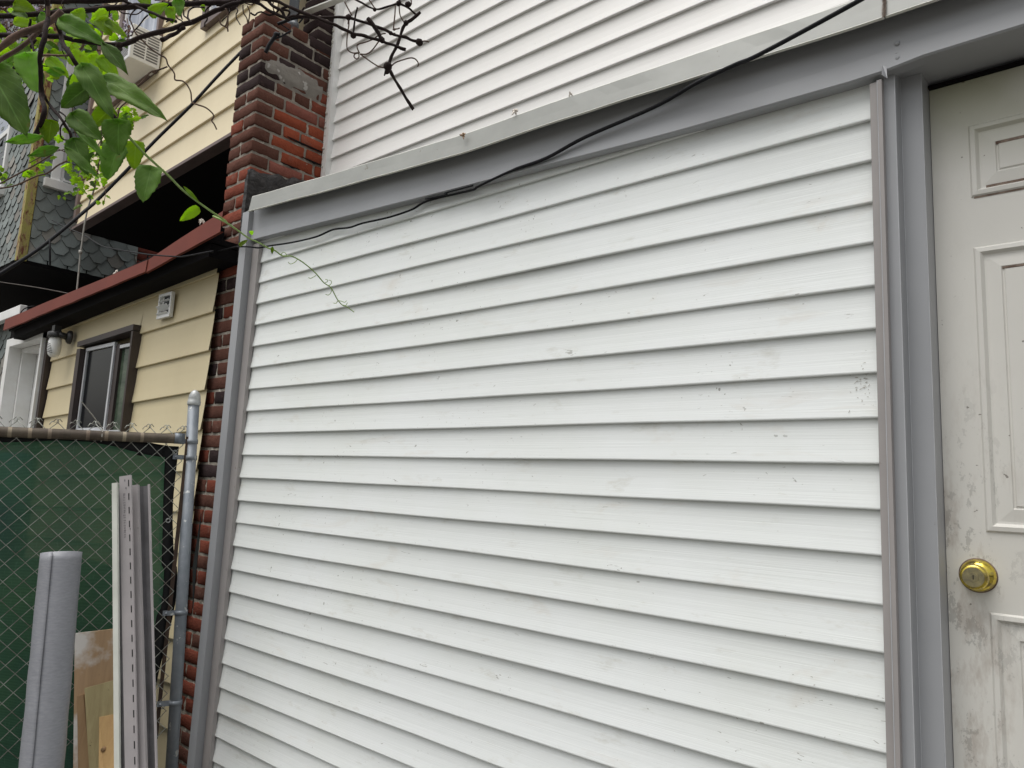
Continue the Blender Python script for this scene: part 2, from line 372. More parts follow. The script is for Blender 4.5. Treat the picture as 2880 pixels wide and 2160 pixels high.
M['leaf'] = leaf_m('vine_leaf', (.15, .235, .055), (.105, .175, .045), (1.8, 2.2, .5), .45)
M['leaf_br'] = leaf_m('young_leaf', (.34, .52, .075), (.26, .43, .06), (2.4, 2.1, .7), .66)
M['petal'] = simple('lilac_petals', (.50, .44, .56), (.66, .60, .68), 30, .7)
M['bud'] = simple('brown_buds', (.14, .07, .045), (.09, .045, .03), 30, .8)
M['teal'] = simple('teal_tarp', (.10, .34, .42), (.08, .26, .34), 5, .7)

# ------------------------------------------------------------------ ground
g = MB(); g.box(-40, 40, -40, 40, -H-.02, -H)
tag(g.build('ground', M['ground'], origin=(0, 0, -H)), kind='structure')

# ------------------------------------------------------------------ white house (lean-to with siding, upper storey, door)
wh = thing('white_house', 'white vinyl sided house with grey trimmed lean-to and weathered door', 'house', (-1.8, .3, -H))
FOLD = M['fold'] = simple('fold_highlight_tone', (.52, .53, .55), (.44, .45, .47), 20, .35)  # paler colour paints in the light caught along the metal bends
def fold(parent, x, y, z0, z1, dx=.0006, dy=.0006, name='fold_highlight', mat=None):
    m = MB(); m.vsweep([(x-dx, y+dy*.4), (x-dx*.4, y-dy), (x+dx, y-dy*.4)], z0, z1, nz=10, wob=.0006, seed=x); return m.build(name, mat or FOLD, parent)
def siding(mb, x0, x1, y, z0, z1, butt_z, ex, lip, sl=0.0, nx=24, wob=.0012, xr=None, seed=0):
    """clapboard courses: every course leans out to its butt edge; small returned lip under it"""
    k = int(math.floor((z0-butt_z)/ex))
    while butt_z+k*ex < z1:
        b = butt_z+k*ex; lo = max(b, z0); hi = min(b+ex+.006, z1); t = (hi-b)/(ex+.006)
        if hi > z0+.004:
            prof = [(y+lip, lo+.0005), (y+lip*.72, lo+.0005), (y+lip*.66, lo-.0016), (y+lip*.22, lo-.0016), (y+.0004, lo+.0004), (y, lo+.003)]+[(y+lip*.95*(.30*q+.70*(1-(1-q)**2))*t, lo+.003+(hi-lo-.003)*q) for q in (.25, .5, .75, 1.0)]
            mb.sweep(prof, x0, x1, nx, 0, sl, wob, seed+k*.37, xr=xr)
        k += 1
s = MB(); siding(s, -3.160, -.418, 0, -H, 1.115, 1.006, .1016, .0115, 0, 40, .0034, seed=1)
s.box(-3.16, -.42, .019, .05, -H, 1.2)
s.build('lower_siding', M['vinyl'], wh)
s = MB(); siding(s, -3.455, 1.6, .56, 1.25, 4.4, 2.276-4*.1106, .1106, .0135, 0, 40, .002, seed=30)
s.box(-3.455, 1.6, .5755, .9, 1.1, 4.4)
s.build('upper_siding', M['vinyl_up'], wh)
s = MB(); rs = random.Random(77)
def scuffs(cx, cy, rx, ry, n, zs_, big=1.0):
    for i in range(n):
        px, py = cx+rs.gauss(0, rx), cy+rs.gauss(0, ry); q = onY(px, py, 0)
        if q.x > -.45: continue
        f = (1.006-q.z) % .1016; t = 1-f/.1016; yq = .0115*.95*(.30*t+.70*(1-(1-t)**2))
        q = onY(px, py, yq-.0012); a = rs.uniform(-1.2, 1.2) if rs.random() < .5 else rs.uniform(-.3, .3); L_ = rs.uniform(.0015, .006)*big; w_ = rs.uniform(.0003, .0009)*big
        k_ = rs.randint(2, 4); p = Vector((q.x, q.y, q.z)); top = []; bot = []
        for j in range(k_+1):
            d_ = Vector((math.cos(a), 0, math.sin(a))); nn_ = Vector((-d_.z, 0, d_.x)); top.append(p+nn_*w_*rs.uniform(.3, 1)); bot.append(p-nn_*w_*rs.uniform(.3, 1)); p = p+d_*L_/k_; a += rs.uniform(-.7, .7)
        s.add(top+bot, [(j, j+1, k_+2+j, k_+1+j) for j in range(k_)])
scuffs(2425, 1090, 20, 30, 34, 0, 1.1); scuffs(1780, 1155, 45, 16, 18, 0, .8); scuffs(1300, 1180, 70, 22, 22, 0, .9); scuffs(690, 2030, 30, 60, 12, 0, 1.2); scuffs(2300, 1900, 60, 160, 14, 0, .9); scuffs(1500, 900, 700, 500, 36, 0, .8)
tag(s.build('scuff_marks', M['scuff'], wh, thick=.0003), kind='stuff')
# J channel at the left end and right end of the lower siding
s = MB(); s.vsweep([(-3.183, .0), (-3.183, -.012), (-3.1745, -.012), (-3.1745, -.004), (-3.1715, -.004), (-3.1715, -.014), (-3.124, -.014), (-3.124, .004)], -H, 1.10, nz=12, wob=.001)
s.build('siding_channel', M['mauve'], wh, thick=.0012)
s = MB(); s.vsweep([(-.430, .004), (-.430, -.015), (-.414, -.015), (-.4125, -.021), (-.4035, -.021), (-.4035, .006)], -H, .985, nz=12, wob=.0008, seed=3)
s.build('siding_channel', M['mauve'], wh, thick=.0012)
# boxed corner post at far left
s = MB(); s.vsweep([(-3.245, .05), (-3.245, -.047), (-3.187, -.047), (-3.187, .012), (-3.183, .012)], -H, 1.262, nz=10, wob=.0006, seed=5)
s.add([(-3.245, .05, 1.262), (-3.245, -.047, 1.262), (-3.187, -.047, 1.262), (-3.187, .05, 1.262)], [(0, 1, 2, 3)])
s.build('corner_post', M['grey'], wh, thick=.0012)
# fascia board wrapped in grey coil; bottom edge runs from 1.114 (left) to 1.003 (right), then over the door
s = MB()
n = 60; fb = []
def dripz(x):
    pts = [(-3.4, 1.312), (-3.15, 1.298), (-2.5, 1.252), (-1.75, 1.205), (-1.06, 1.188), (-.44, 1.165), (1.6, 1.13)]
    for (a, za), (b, zb) in zip(pts, pts[1:]):
        if x <= b: return (za+(zb-za)*(x-a)/(b-a))*1.016
    return pts[-1][1]*1.016
def fasz(x):
    pts = [(-3.19, 1.119), (-2.38, 1.078), (-1.85, 1.050), (-1.50, 1.034), (-.90, 1.007), (-.466, .998), (-.39, 1.000), (-.37, 1.008), (1.6, 1.012)]
    for (a, za), (b, zb) in zip(pts, pts[1:]):
        if x <= b: return za+(zb-za)*(x-a)/(b-a)
    return pts[-1][1]
vs_ = []
for i in range(n+1):
    x = -3.187+(1.6+3.187)*i/n; z = fasz(x); w = noise.noise(Vector((x*2.2, 0, 4)))*.003
    vs_ += [(x, .01, z-.001), (x, -.024+w, z-.002), (x, -.028+w, z+.002), (x, -.024+w*.6, z+.05), (x, -.022, dripz(x)-.004)]
s.add(vs_, [(i*5+k, (i+1)*5+k, (i+1)*5+k+1, i*5+k+1) for i in range(n) for k in range(4)])
fa = s.build('fascia', M['grey'], wh)
s = MB()
for (a, b) in ((660, 360), (665, 482)):
    c = onY(2300+a/2.962, b/2.962, -.026); s.lathe(c+Vector((0, .004, 0)), (0, -1, 0), [(.0062, 0), (.006, .004), (.0035, .0065)], 14)
c = onY(2300+652/2.962, 440/2.962, -.026); s.lathe(c+Vector((0, .004, 0)), (0, -1, 0), [(.003, 0), (.003, .003), (.002, .004)], 10)
s.build('rivet', M['grey'], fa)
s = MB(); p0 = onY(2300+535/2.962, 545/2.962, -.03); p1 = onY(2300+578/2.962, 655/2.962, -.036); p2 = onY(2300+570/2.962, 560/2.962, -.03); p3 = onY(2300+535/2.962, 625/2.962, -.05)
s.add([p0, p3, p1, p2], [(0, 1, 2, 3)]); s.build('bent_tab', M['grey'], fa, thick=.0015)
# drip edge: two lapped lengths, hanging out over the fascia
def drip(x0, x1, name, seed):
    s = MB(); n = int((x1-x0)/.05); vs_ = []
    for i in range(n+1):
        x = x0+(x1-x0)*i/n; z = dripz(x); w = noise.noise(Vector((x*2.6, seed, 4)))*.006; w2 = noise.noise(Vector((x*7, seed, 8)))*.0025
        e = .0075*max(0, (x-x0 < .03)*1.0)
        vs_ += [(x, .10, z+.030), (x, -.056+w, z+.0025), (x, -.059+w, z-.001), (x, -.064+w+w2, z-.040+w2*.5), (x, -.069+w+w2, z-.0730+w2), (x, -.0720+w+w2, z-.0755+w2), (x, -.0665+w+w2, z-.0780+w2)]
    fs = []; mi = []
    s.add(vs_, [(i*7+k, (i+1)*7+k, (i+1)*7+k+1, i*7+k+1) for i in range(n) for k in (2, 3)], 0, False)
    s.add(vs_, [(i*7+k, (i+1)*7+k, (i+1)*7+k+1, i*7+k+1) for i in range(n) for k in (0, 1)], 1, False)
    o0 = 0
    s.add(vs_, [(i*7+k, (i+1)*7+k, (i+1)*7+k+1, i*7+k+1) for i in range(n) for k in (4, 5)], 1, False)
    return s.build(name, [M['drip'], M['drip_lip']], wh, thick=.001)
SEAM = onY(2489, 30, -.065).x
drip(-3.150, SEAM-.001, 'drip_edge', 2.0); o = drip(SEAM+.002, 1.6, 'drip_edge', 7.0)
s = MB(); rnd = random.Random(4)
for i in range(26):
    z = dripz(SEAM)-.078+.08*i/25; s.add([(SEAM-.004-rnd.random()*.004, -.0755+.016*i/25-rnd.random()*.002, z), (SEAM+.003+rnd.random()*.003, -.0755+.016*i/25-rnd.random()*.002, z), (SEAM+.002, -.073+.016*i/25, z+.004), (SEAM-.004, -.073+.016*i/25, z+.004)], [(0, 1, 2, 3)])
s.build('seam_sealant', M['grime'], wh)
# lean-to roof
s = MB(); nn = 30; vs_ = []
for i in range(nn+1):
    x = -3.19+(4.8)*i/nn; vs_ += [(x, -.055, dripz(x)+.001), (x, .575, dripz(x)+.30), (x, .575, dripz(x)+.2), (x, -.02, dripz(x)-.05)]
s.add(vs_, [(i*4+k, (i+1)*4+k, (i+1)*4+(k+1) % 4, i*4+(k+1) % 4) for i in range(nn) for k in range(4)])
s.build('lean_to_roof', M['roof'], wh)
# white corner channel of the upper storey and its crumbling sealant
s = MB(); s.vsweep([(-3.500, .60), (-3.500, .535), (-3.489, .535), (-3.486, .545), (-3.478, .545), (-3.476, .532), (-3.452, .532), (-3.452, .575)], 1.2, 4.4, nz=20, wob=.002, seed=9)
s.build('corner_channel', M['trimwhite'], wh, thick=.0015)
# door surround
s = MB()
s.vsweep([(-.4035, .006), (-.4035, -.001), (-.381, -.001), (-.3795, .0), (-.3785, .044), (-.377, .0455), (-.335, .0455), (-.333, .047), (-.3305, .11), (-.33, .125)], -H, 1.008, nz=8, wob=.0004, seed=11)
s.build('door_jamb', M['grey'], wh, thick=.001)
s = MB(); s.box(-.40, 1.6, -.020, .14, 1.0085, 1.06, 0); s.build('lintel_soffit', M['grey'], wh)
s = MB(); s.box(-.40, 1.6, .118, .2, -H, 1.3, 0); s.build('door_shade_backing', M['deep_shade'], wh)
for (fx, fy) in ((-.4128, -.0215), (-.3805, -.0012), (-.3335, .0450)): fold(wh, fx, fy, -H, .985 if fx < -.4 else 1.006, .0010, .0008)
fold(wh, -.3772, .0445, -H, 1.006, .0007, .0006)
# door leaf with raised panels
DY = .108
def raised(mb, x0, x1, z0, z1, y):
    # moulding ring then raised field, as nested rectangles
    rings = [(0, 0), (.004, -.0045), (.013, -.0055), (.0195, .0025), (.024, .003), (.0505, .0005), (.0530, .0035), (.0555, .0035), (.0580, .0010)]
    vs_ = []
    for (d, dy) in rings:
        vs_ += [(x0+d, y+dy, z0+d), (x1-d, y+dy, z0+d), (x1-d, y+dy, z1-d), (x0+d, y+dy, z1-d)]
    fs = [(i*4+k, i*4+(k+1) % 4, (i+1)*4+(k+1) % 4, (i+1)*4+k) for i in range(len(rings)-1) for k in range(4)]
    m = (len(rings)-1)*4; fs.append((m, m+1, m+2, m+3)); mb.add(vs_, fs, 0)
P1 = [onY(2084*1.302, 275*1.302, DY), onY(2101*1.302, 427*1.302, DY), onY(2106*1.302, 535*1.302, DY), onY(2140*1.302, 1150*1.302, DY), onY(2143*1.302, 1323*1.302, DY)]
xl = (P1[0].x+P1[1].x+P1[2].x)/3; dw = .80; dx0 = -.329; dz0, dz1 = -1.05, .990
zz = [p.z for p in P1]
panels = [(zz[1], zz[0]), (zz[3], zz[2]), (dz0+.24, zz[4])]
pw = .235
cols = [(xl, xl+pw), (dx0+dw-(xl-dx0)-pw, dx0+dw-(xl-dx0))]
s = MB()
xs = [dx0, cols[0][0], cols[0][1], cols[1][0], cols[1][1], dx0+dw]; zs = sorted([dz0, dz1]+[z for p in panels for z in p])
for i in range(5):
    for j in range(len(zs)-1):
        if i in (1, 3) and j in (1, 3, 5):
            raised(s, xs[i], xs[i+1], zs[j], zs[j+1], DY)
        else: s.add([(xs[i], DY, zs[j]), (xs[i+1], DY, zs[j]), (xs[i+1], DY, zs[j+1]), (xs[i], DY, zs[j+1])], [(0, 1, 2, 3)])
s.box(dx0, dx0+dw, DY+.0065, DY+.008, dz0, dz1)
s.add([(dx0, DY, dz0), (dx0, DY+.007, dz0), (dx0, DY+.007, dz1), (dx0, DY, dz1)], [(0, 1, 2, 3)])
dr = s.build('door', M['doorwhite'], wh); tag(dr, 'worn off-white panelled door with flaking paint')
s = MB()   # grime lines caught in the moulding grooves
(z0, z1), xa, xb = panels[0], cols[0][0], cols[0][1]
s.box(xa+.03, xb-.03, DY-.0005, DY+.0046, z0+.013, z0+.023); s.box(xa+.006, xb-.006, DY-.0012, DY+.001, z0-.003, z0+.001)
s.box(xa+.052, xb-.052, DY+.0005, DY+.0042, z1-.0575, z1-.0515)
(z0, z1) = panels[1]; s.box(xa+.053, xb-.053, DY+.0005, DY+.0042, z1-.0562, z1-.0525)
gl = s; s = None
for i in range(len(gl.f)//6):
    q = MB(); q.add(gl.v[i*8:i*8+8], [tuple(v-i*8 for v in f) for f in gl.f[i*6:i*6+6]]); q.build('grime_line', M['grime'], dr)
kc = onY(2113*1.302, 1243*1.302, DY)
kn = MB(); kn.lathe(kc, (0, -1, 0), [(.034, 0), (.034, .004), (.030, .010), (.022, .017), (.0135, .021), (.0125, .030), (.020, .036), (.0258, .043), (.0268, .050), (.0258, .0565), (.0225, .060), (.0195, .0605)], 40)
ko = kn.build('door_knob', M['brass'], dr)
k2 = MB(); k2.lathe(kc+Vector((0, -.0600, 0)), (0, -1, 0), [(.0205, 0), (.0200, .0018), (.0095, .0018), (.0092, .0028), (.0088, .0028)], 32); k2.sm = [False]*len(k2.sm); kf = k2.build('lock_face', M['brass_worn'], ko)
k3 = MB(); k3.box(kc.x-.0008, kc.x+.0008, kc.y-.0634, kc.y-.0625, kc.z-.0045, kc.z+.0045); k3.build('keyhole', M['black'], kf)
s = MB(); s.lathe(kc+Vector((0, .0004, 0)), (0, -1, 0), [(.0365, 0), (.0362, .0011), (.034, .0012)], 36); s.build('dirt_ring', M['grime'], dr)
s = MB(); s.box(dx0-.002, 1.5, .10, .117, .9925, .9995); s.build('head_gap_shade', M['deep_shade'], wh)  # black strip stands for the shade in the slit above the door

# ------------------------------------------------------------------ brick party wall and chimney
bc = thing('brick_chimney', 'old red brick chimney and party wall between the white and yellow houses', 'chimney', (-3.62, .3, -H))
RB = random.Random(11)
def brick(mb, x0, x1, y0, y1, z0, z1, col, rough=.0030):
    def cuts(d):
        m = max(1, int(d/.03)); return [0, .005/d]+[i/m for i in range(1, m)]+[1-.005/d, 1]
    tx, ty, tz = cuts(x1-x0), cuts(y1-y0), cuts(z1-z0); nx, ny, nz = len(tx)-1, len(ty)-1, len(tz)-1
    idx = {}; vs_ = []; sd = RB.random()*50
    def vid(i, j, k):
        if (i, j, k) in idx: return idx[(i, j, k)]
        p = Vector((x0+(x1-x0)*tx[i], y0+(y1-y0)*ty[j], z0+(z1-z0)*tz[k])); c = Vector(((x0+x1)/2, (y0+y1)/2, (z0+z1)/2))
        e = (i in (0, nx))+(j in (0, ny))+(k in (0, nz))
        q = p.copy(); n_ = noise.noise(p*35+Vector((sd, 0, 0)))
        if e >= 2:
            r_ = .0016+.0030*abs(n_)
            if i in (0, nx): p.x += r_*(1 if i == 0 else -1)
            if j in (0, ny): p.y += r_*(1 if j == 0 else -1)
            if k in (0, nz): p.z += r_*(1 if k == 0 else -1)
        p += noise.noise_vector(q*26+Vector((sd, 0, 0)))*rough
        idx[(i, j, k)] = len(vs_); vs_.append(p); return idx[(i, j, k)]
    fs = []
    for i in range(nx):
        for j in range(ny): fs += [(vid(i, j, 0), vid(i, j+1, 0), vid(i+1, j+1, 0), vid(i+1, j, 0)), (vid(i, j, nz), vid(i+1, j, nz), vid(i+1, j+1, nz), vid(i, j+1, nz))]
    for i in range(nx):
        for k in range(nz): fs += [(vid(i, 0, k), vid(i+1, 0, k), vid(i+1, 0, k+1), vid(i, 0, k+1)), (vid(i, ny, k), vid(i, ny, k+1), vid(i+1, ny, k+1), vid(i+1, ny, k))]
    for j in range(ny):
        for k in range(nz): fs += [(vid(0, j, k), vid(0, j, k+1), vid(0, j+1, k+1), vid(0, j+1, k)), (vid(nx, j, k), vid(nx, j+1, k), vid(nx, j+1, k+1), vid(nx, j, k+1))]
    mb.add(vs_, fs, 0, True, col)
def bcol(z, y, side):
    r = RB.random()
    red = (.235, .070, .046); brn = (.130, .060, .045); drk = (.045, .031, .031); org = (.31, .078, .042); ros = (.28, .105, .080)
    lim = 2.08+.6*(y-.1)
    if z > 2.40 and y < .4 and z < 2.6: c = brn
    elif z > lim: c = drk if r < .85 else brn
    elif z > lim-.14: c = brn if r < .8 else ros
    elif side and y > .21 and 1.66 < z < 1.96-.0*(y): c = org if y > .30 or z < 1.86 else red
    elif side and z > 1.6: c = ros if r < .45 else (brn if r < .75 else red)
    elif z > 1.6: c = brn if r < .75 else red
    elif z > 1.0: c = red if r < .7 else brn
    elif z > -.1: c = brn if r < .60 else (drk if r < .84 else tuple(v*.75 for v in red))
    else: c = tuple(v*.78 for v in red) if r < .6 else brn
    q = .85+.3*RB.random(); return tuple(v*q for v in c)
CZ = .0754; X0, X1, Y0, Y1 = -3.745, -3.5, .1, .60; J = .0135
bm = MB(); k = 0; z = -H
while z < 2.50:
    if k % 2 == 0:   # header faces at the end, stretchers along the side
        xm = (X0+X1)/2+RB.uniform(-.012, .012); dxl = RB.uniform(-.004, .004)
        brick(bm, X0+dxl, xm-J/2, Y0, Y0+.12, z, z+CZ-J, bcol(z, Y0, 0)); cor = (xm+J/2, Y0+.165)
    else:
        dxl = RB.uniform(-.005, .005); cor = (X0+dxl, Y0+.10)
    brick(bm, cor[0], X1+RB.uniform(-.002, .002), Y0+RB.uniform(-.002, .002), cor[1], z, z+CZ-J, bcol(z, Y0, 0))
    y = cor[1]+J
    if z > 1.15:
        while y < Y1-.02:
            L = .205 if RB.random() < .8 else .1; ye = min(y+L, Y1)
            missing = (1.79 < z < 1.86 and y > .28)
            yy = RB.uniform(-.002, .003)
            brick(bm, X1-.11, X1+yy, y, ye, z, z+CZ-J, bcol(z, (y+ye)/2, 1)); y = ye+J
    z += CZ; k += 1
ztop = z
# taller rear part
RZ0, RX0, RY0 = 2.42, -3.665, .435
while z < 4.3:
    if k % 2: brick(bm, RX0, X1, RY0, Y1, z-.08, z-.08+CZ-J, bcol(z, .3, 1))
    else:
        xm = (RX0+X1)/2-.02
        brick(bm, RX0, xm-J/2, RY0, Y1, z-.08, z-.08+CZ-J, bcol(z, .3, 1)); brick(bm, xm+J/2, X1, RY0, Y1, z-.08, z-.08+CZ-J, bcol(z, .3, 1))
    z += CZ; k += 1
bm.build('brickwork', M['brick'], bc)
mm = MB()
def rough_slab(mb, x0, x1, y0, y1, z0, z1, amp, st=.02):
    nz = int((z1-z0)/st)
    for (a, b, c, d, nrm) in (((x0, y0), (x1, y0), None, None, Vector((0, -1, 0))), ((x1, y0), (x1, y1), None, None, Vector((1, 0, 0))), ((x0, y1), (x0, y0), None, None, Vector((-1, 0, 0)))):
        nu = max(2, int(math.hypot(b[0]-a[0], b[1]-a[1])/st)); vs_ = []
        for i in range(nu+1):
            for j in range(nz+1):
                p = Vector((a[0]+(b[0]-a[0])*i/nu, a[1]+(b[1]-a[1])*i/nu, z0+(z1-z0)*j/nz))
                e = 0 if i in (0, nu) else 1
                p += nrm*(noise.fractal(p*26, 1, 2, 3)*amp*e); vs_.append(p)
        mb.add(vs_, [(i*(nz+1)+j, (i+1)*(nz+1)+j, (i+1)*(nz+1)+j+1, i*(nz+1)+j+1) for i in range(nu) for j in range(nz)], 0, True)
    mb.add([(x0, y0, z1), (x1, y0, z1), (x1, y1, z1), (x0, y1, z1)], [(0, 1, 2, 3)])
rough_slab(mm, X0+.006, X1-.006, Y0+.006, Y1+.3, -H, ztop-.035, .0052, .012)
rough_slab(mm, RX0+.007, X1-.006, RY0+.006, Y1+.3, 2.3, 4.3, .006)
mm.build('mortar', M['mortar'], bc)
# cement smear on the side face
s = MB(); vs_ = []; fs = []; ny, nz = 26, 14
for i in range(ny+1):
    for j in range(nz+1):
        y = .13+.37*i/ny; z = 2.13+.21*j/nz
        d = math.hypot((y-.325)/.17, (z-2.232)/.050)+noise.noise(Vector((y*22, z*26, 0)))*.45
        vs_.append((X1+.0055*max(-1.5, min(1, (1.15-d)*3)), y, z))
s.add(vs_, [(i*(nz+1)+j, (i+1)*(nz+1)+j, (i+1)*(nz+1)+j+1, i*(nz+1)+j+1) for i in range(ny) for j in range(nz)], 0, True)
s.build('cement_patch', M['cement'], bc)
# tar flashing where the roof meets the stack
s = MB(); vs_ = []; ny, nz = 40, 16
for i in range(ny+1):
    u = i/ny
    for j in range(nz+1):
        t = j/nz; top = 1.60+.085*u+noise.noise(Vector((u*9, 0, 3)))*.028+noise.noise(Vector((u*40, 0, 3)))*.008
        z = 1.10+(top-1.10)*t
        y = Y0-.012+.46*u
        vs_.append((X1+.016+noise.fractal(Vector((y*18, z*18, 0)), 1, 2, 3)*.008-(.014 if j == nz else 0), y, z))
s.add(vs_, [(i*(nz+1)+j, (i+1)*(nz+1)+j, (i+1)*(nz+1)+j+1, i*(nz+1)+j+1) for i in range(ny) for j in range(nz)], 0, True)
vs_ = []
for i in range(6):
    for j in range(nz+1):
        t = j/nz; x = X1+.016-.030*i/5; z = 1.10+(1.60-.012*i-1.10)*t
        vs_.append((x, Y0-.012+noise.fractal(Vector((x*30, z*18, 0)), 1, 2, 3)*.004, z))
s.add(vs_, [(i*(nz+1)+j, i*(nz+1)+j+1, (i+1)*(nz+1)+j+1, (i+1)*(nz+1)+j) for i in range(5) for j in range(nz)], 0, True)
s.build('tar_flashing', M['tar'], bc)
s = MB()
for (ya, yb, za, zb) in ((.30, .54, 1.857, 1.876), (.40, .535, 1.782, 1.797), (.27, .40, 1.706, 1.716)):
    vs_ = []; n = 20
    for i in range(n+1):
        y = ya+(yb-ya)*i/n; h = (zb-za)*(.45+.9*abs(noise.noise(Vector((y*30, za*9, 0)))))*math.sin(math.pi*(i+.6)/(n+1.2))**.5; vs_ += [(X1+.0045, y, zb-h), (X1+.0045, y, zb)]
    s.add(vs_, [(2*i, 2*i+2, 2*i+3, 2*i+1) for i in range(n)], 0)
s.build('open_joint_shade', M['deep_shade'], bc, thick=.002)
# squeezed out caulk between bricks and the white channel
s = MB(); z = 1.3
RC = random.Random(3)
while z < 3.4:
    r = RC.uniform(.004, .009); s.lathe((X1+.003+RC.uniform(-.002, .006), .545+RC.uniform(-.012, .004), z), (RC.uniform(-.4, .4), RC.uniform(-1, 0), 1), [(r*.4, -r), (r, -r*.3), (r*.9, r*.5), (r*.3, r*1.2)], 7); z += RC.uniform(.008, .022)
s.build('old_caulk', M['caulk'], bc)
# flashing rake and vent pipe behind
s = MB(); a = onY(*uu(800, 135), .40); b = onY(*uu(1150, 0), .40); d = (b-a).normalized()
s.obox((a+b+d*.3)/2, d*((b-a).length/2+.15), (0, .02, 0), Vector((-d.z, 0, d.x))*.004); s.build('metal_rake', M['drip_lip'], bc)
pc = onY(*uu(672, 262), .34); s = MB(); s.tube([(pc.x, .34, 2.50), (pc.x, .34, 4.2)], .0285, 20); s.lathe((pc.x, .34, 2.60), (0, 0, 1), [(.037, 0), (.037, .03), (.029, .034)], 20)
s.build('vent_pipe', M['galv'], bc)

# ------------------------------------------------------------------ yellow house
yh = thing('yellow_house', 'pale yellow sided house with red roof edge beside the brick chimney', 'house', (-5.3, .5, -H))
SL = .036
s = MB()
for (xa, xb, za_, zb_) in ((-6.02, -5.39, -H-.3, 1.16), (-4.54, -3.660, -H-.3, 1.16), (-5.39, -4.54, .885, 1.16), (-5.39, -4.54, -H-.3, .25)):
    siding(s, xa, xb, .06, za_, zb_, .640, .2085, .015, SL, 10, .0005, xr=-3.6, seed=60)
s.box(-6.02, -3.75, .14, .3, -H, 1.05); s.box(-4.4, -3.72, .085, .139, -H, 1.05)
s.build('lower_siding', M['yellow'], yh)
s = MB(); siding(s, -6.62, -3.75, .30, 2.0795, 4.7, 2.079, .2085, .015, SL, 20, .002, xr=-4.12, seed=80)
s.box(-6.62, -3.75, .317, .6, 2.09, 4.7, sl=SL, xr=-4.12)
s.build('upper_siding', M['yellow_up'], yh)
s = MB(); s.box(-6.665, -6.615, .282, .345, 2.03, 4.7, sl=0); s.box(-6.665, -6.64, .345, .8, 1.98, 4.7)
s.build('corner_trim', M['brown_trim'], yh)
s = MB(); s.box(-6.665, -3.75, .284, .36, 2.050, 2.076, sl=SL, xr=-4.12); s.box(-6.665, -3.75, .270, .30, 2.040, 2.052, sl=SL, xr=-4.12)
s.build('bottom_trim', M['brown_trim'], yh)
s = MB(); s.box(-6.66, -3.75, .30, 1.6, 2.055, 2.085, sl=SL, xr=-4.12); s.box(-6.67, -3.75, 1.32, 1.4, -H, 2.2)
s.build('soffit', M['deep_shade'], yh)
# lower roof with rust-red fascia in two lapped lengths
def redf(xa, xb, za0, za1, zb0, zb1, y, name='roof_fascia'):
    s = MB(); n = 16; vs_ = []
    for i in range(n+1):
        t = i/n; x = xa+(xb-xa)*t; z0 = za0+(zb0-za0)*t; z1 = za1+(zb1-za1)*t; w = noise.noise(Vector((x*2, 3, 0)))*.005; w2 = noise.noise(Vector((x*4.5, 9, 0)))*.005
        vs_ += [(x, y+.035, z1+.004), (x, y+w, z1), (x, y+w-.004, z0+w2), (x, y+w+.012, z0+.001+w2)]
    s.add(vs_, [(i*4+k, (i+1)*4+k, (i+1)*4+k+1, i*4+k+1) for i in range(n) for k in range(3)]); return s.build(name, M['redfascia'], yh, thick=.0015)
redf(-4.150, -3.34, 1.090, 1.163, 1.170, 1.276, -.100); redf(-6.60, -4.135, 1.020, 1.107, 1.094, 1.163, -.105)
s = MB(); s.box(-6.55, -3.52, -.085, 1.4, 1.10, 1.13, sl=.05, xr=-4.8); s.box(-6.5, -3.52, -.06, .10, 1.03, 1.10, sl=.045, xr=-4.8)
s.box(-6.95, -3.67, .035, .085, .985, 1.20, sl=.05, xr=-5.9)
s.build('eave', M['deep_shade'], yh)
# door with white casing on the lower wall
s = MB(); yz = .04
DA, DB = -6.93, -6.085
s.box(DA, DA+.085, yz-.03, yz+.06, -H, 1.0); s.box(DB-.03, DB, yz-.03, yz+.06, -H, 1.0); s.box(DA, DB, yz-.0305, yz+.059, .935, 1.0)
s.box(DA+.085, DA+.12, yz+.06, yz+.16, -H, .935); s.box(DA+.085, DB-.03, yz+.058, yz+.16, .90, .934)
df = s.build('door_frame', M['trimwhite'], yh, bevel=.002)
s = MB(); s.box(DA+.12, DB-.03, yz+.16, yz+.20, -H, .90)
for (a, b) in ((.48, .80), (-.1, .42), (-.9, -.2)):
    s.box(DA+.20, DA+.42, yz+.154, yz+.16, a, b); s.box(DA+.50, DA+.72, yz+.154, yz+.16, a, b)
s.build('door_leaf', M['whiteplastic'], yh, bevel=.003)
s = MB(); s.box(DB, DB+.045, .035, .08, -H, 1.0); s.build('door_side_trim', M['brown'], yh)
# sliding window
w = MB(); wx0, wx1, wz0, wz1 = -5.40, -4.53, .20, .835
def frame(mb, x0, x1, z0, z1, y0, y1, t, sl=0):
    mb.box(x0, x1, y0, y1, z1-t, z1, sl=sl); mb.box(x0, x1, y0, y1, z0, z0+t, sl=sl)
    mb.box(x0, x0+t, y0+.001, y1-.001, z0+t, z1-t+sl*0); mb.box(x1-t, x1, y0+.001, y1-.001, z0+t, z1-t)
w.box(wx0, wx1, .018, .10, wz1-.03, wz1+.005, sl=.03); w.box(wx0, wx0+.062, .020, .10, wz0, wz1-.045); w.box(wx1-.022, wx1, .020, .10, wz0, wz1-.01)
wf = w.build('window', M['brown'], yh)
w = MB(); frame(w, wx0+.075, -4.86, wz0+.035, wz1-.04, .050, .068, .022); w.box(wx0+.085, wx1-.03, .03, .085, wz0+.0, wz0+.034); w.box(-4.80, wx1-.03, .06, .075, wz1-.085, wz1-.065)
w.build('sash', M['alum'], wf)
w = MB(); w.box(wx0+.11, -4.87, .058, .060, wz0+.05, wz1-.07); w.build('pane', M['glassdark'], wf)
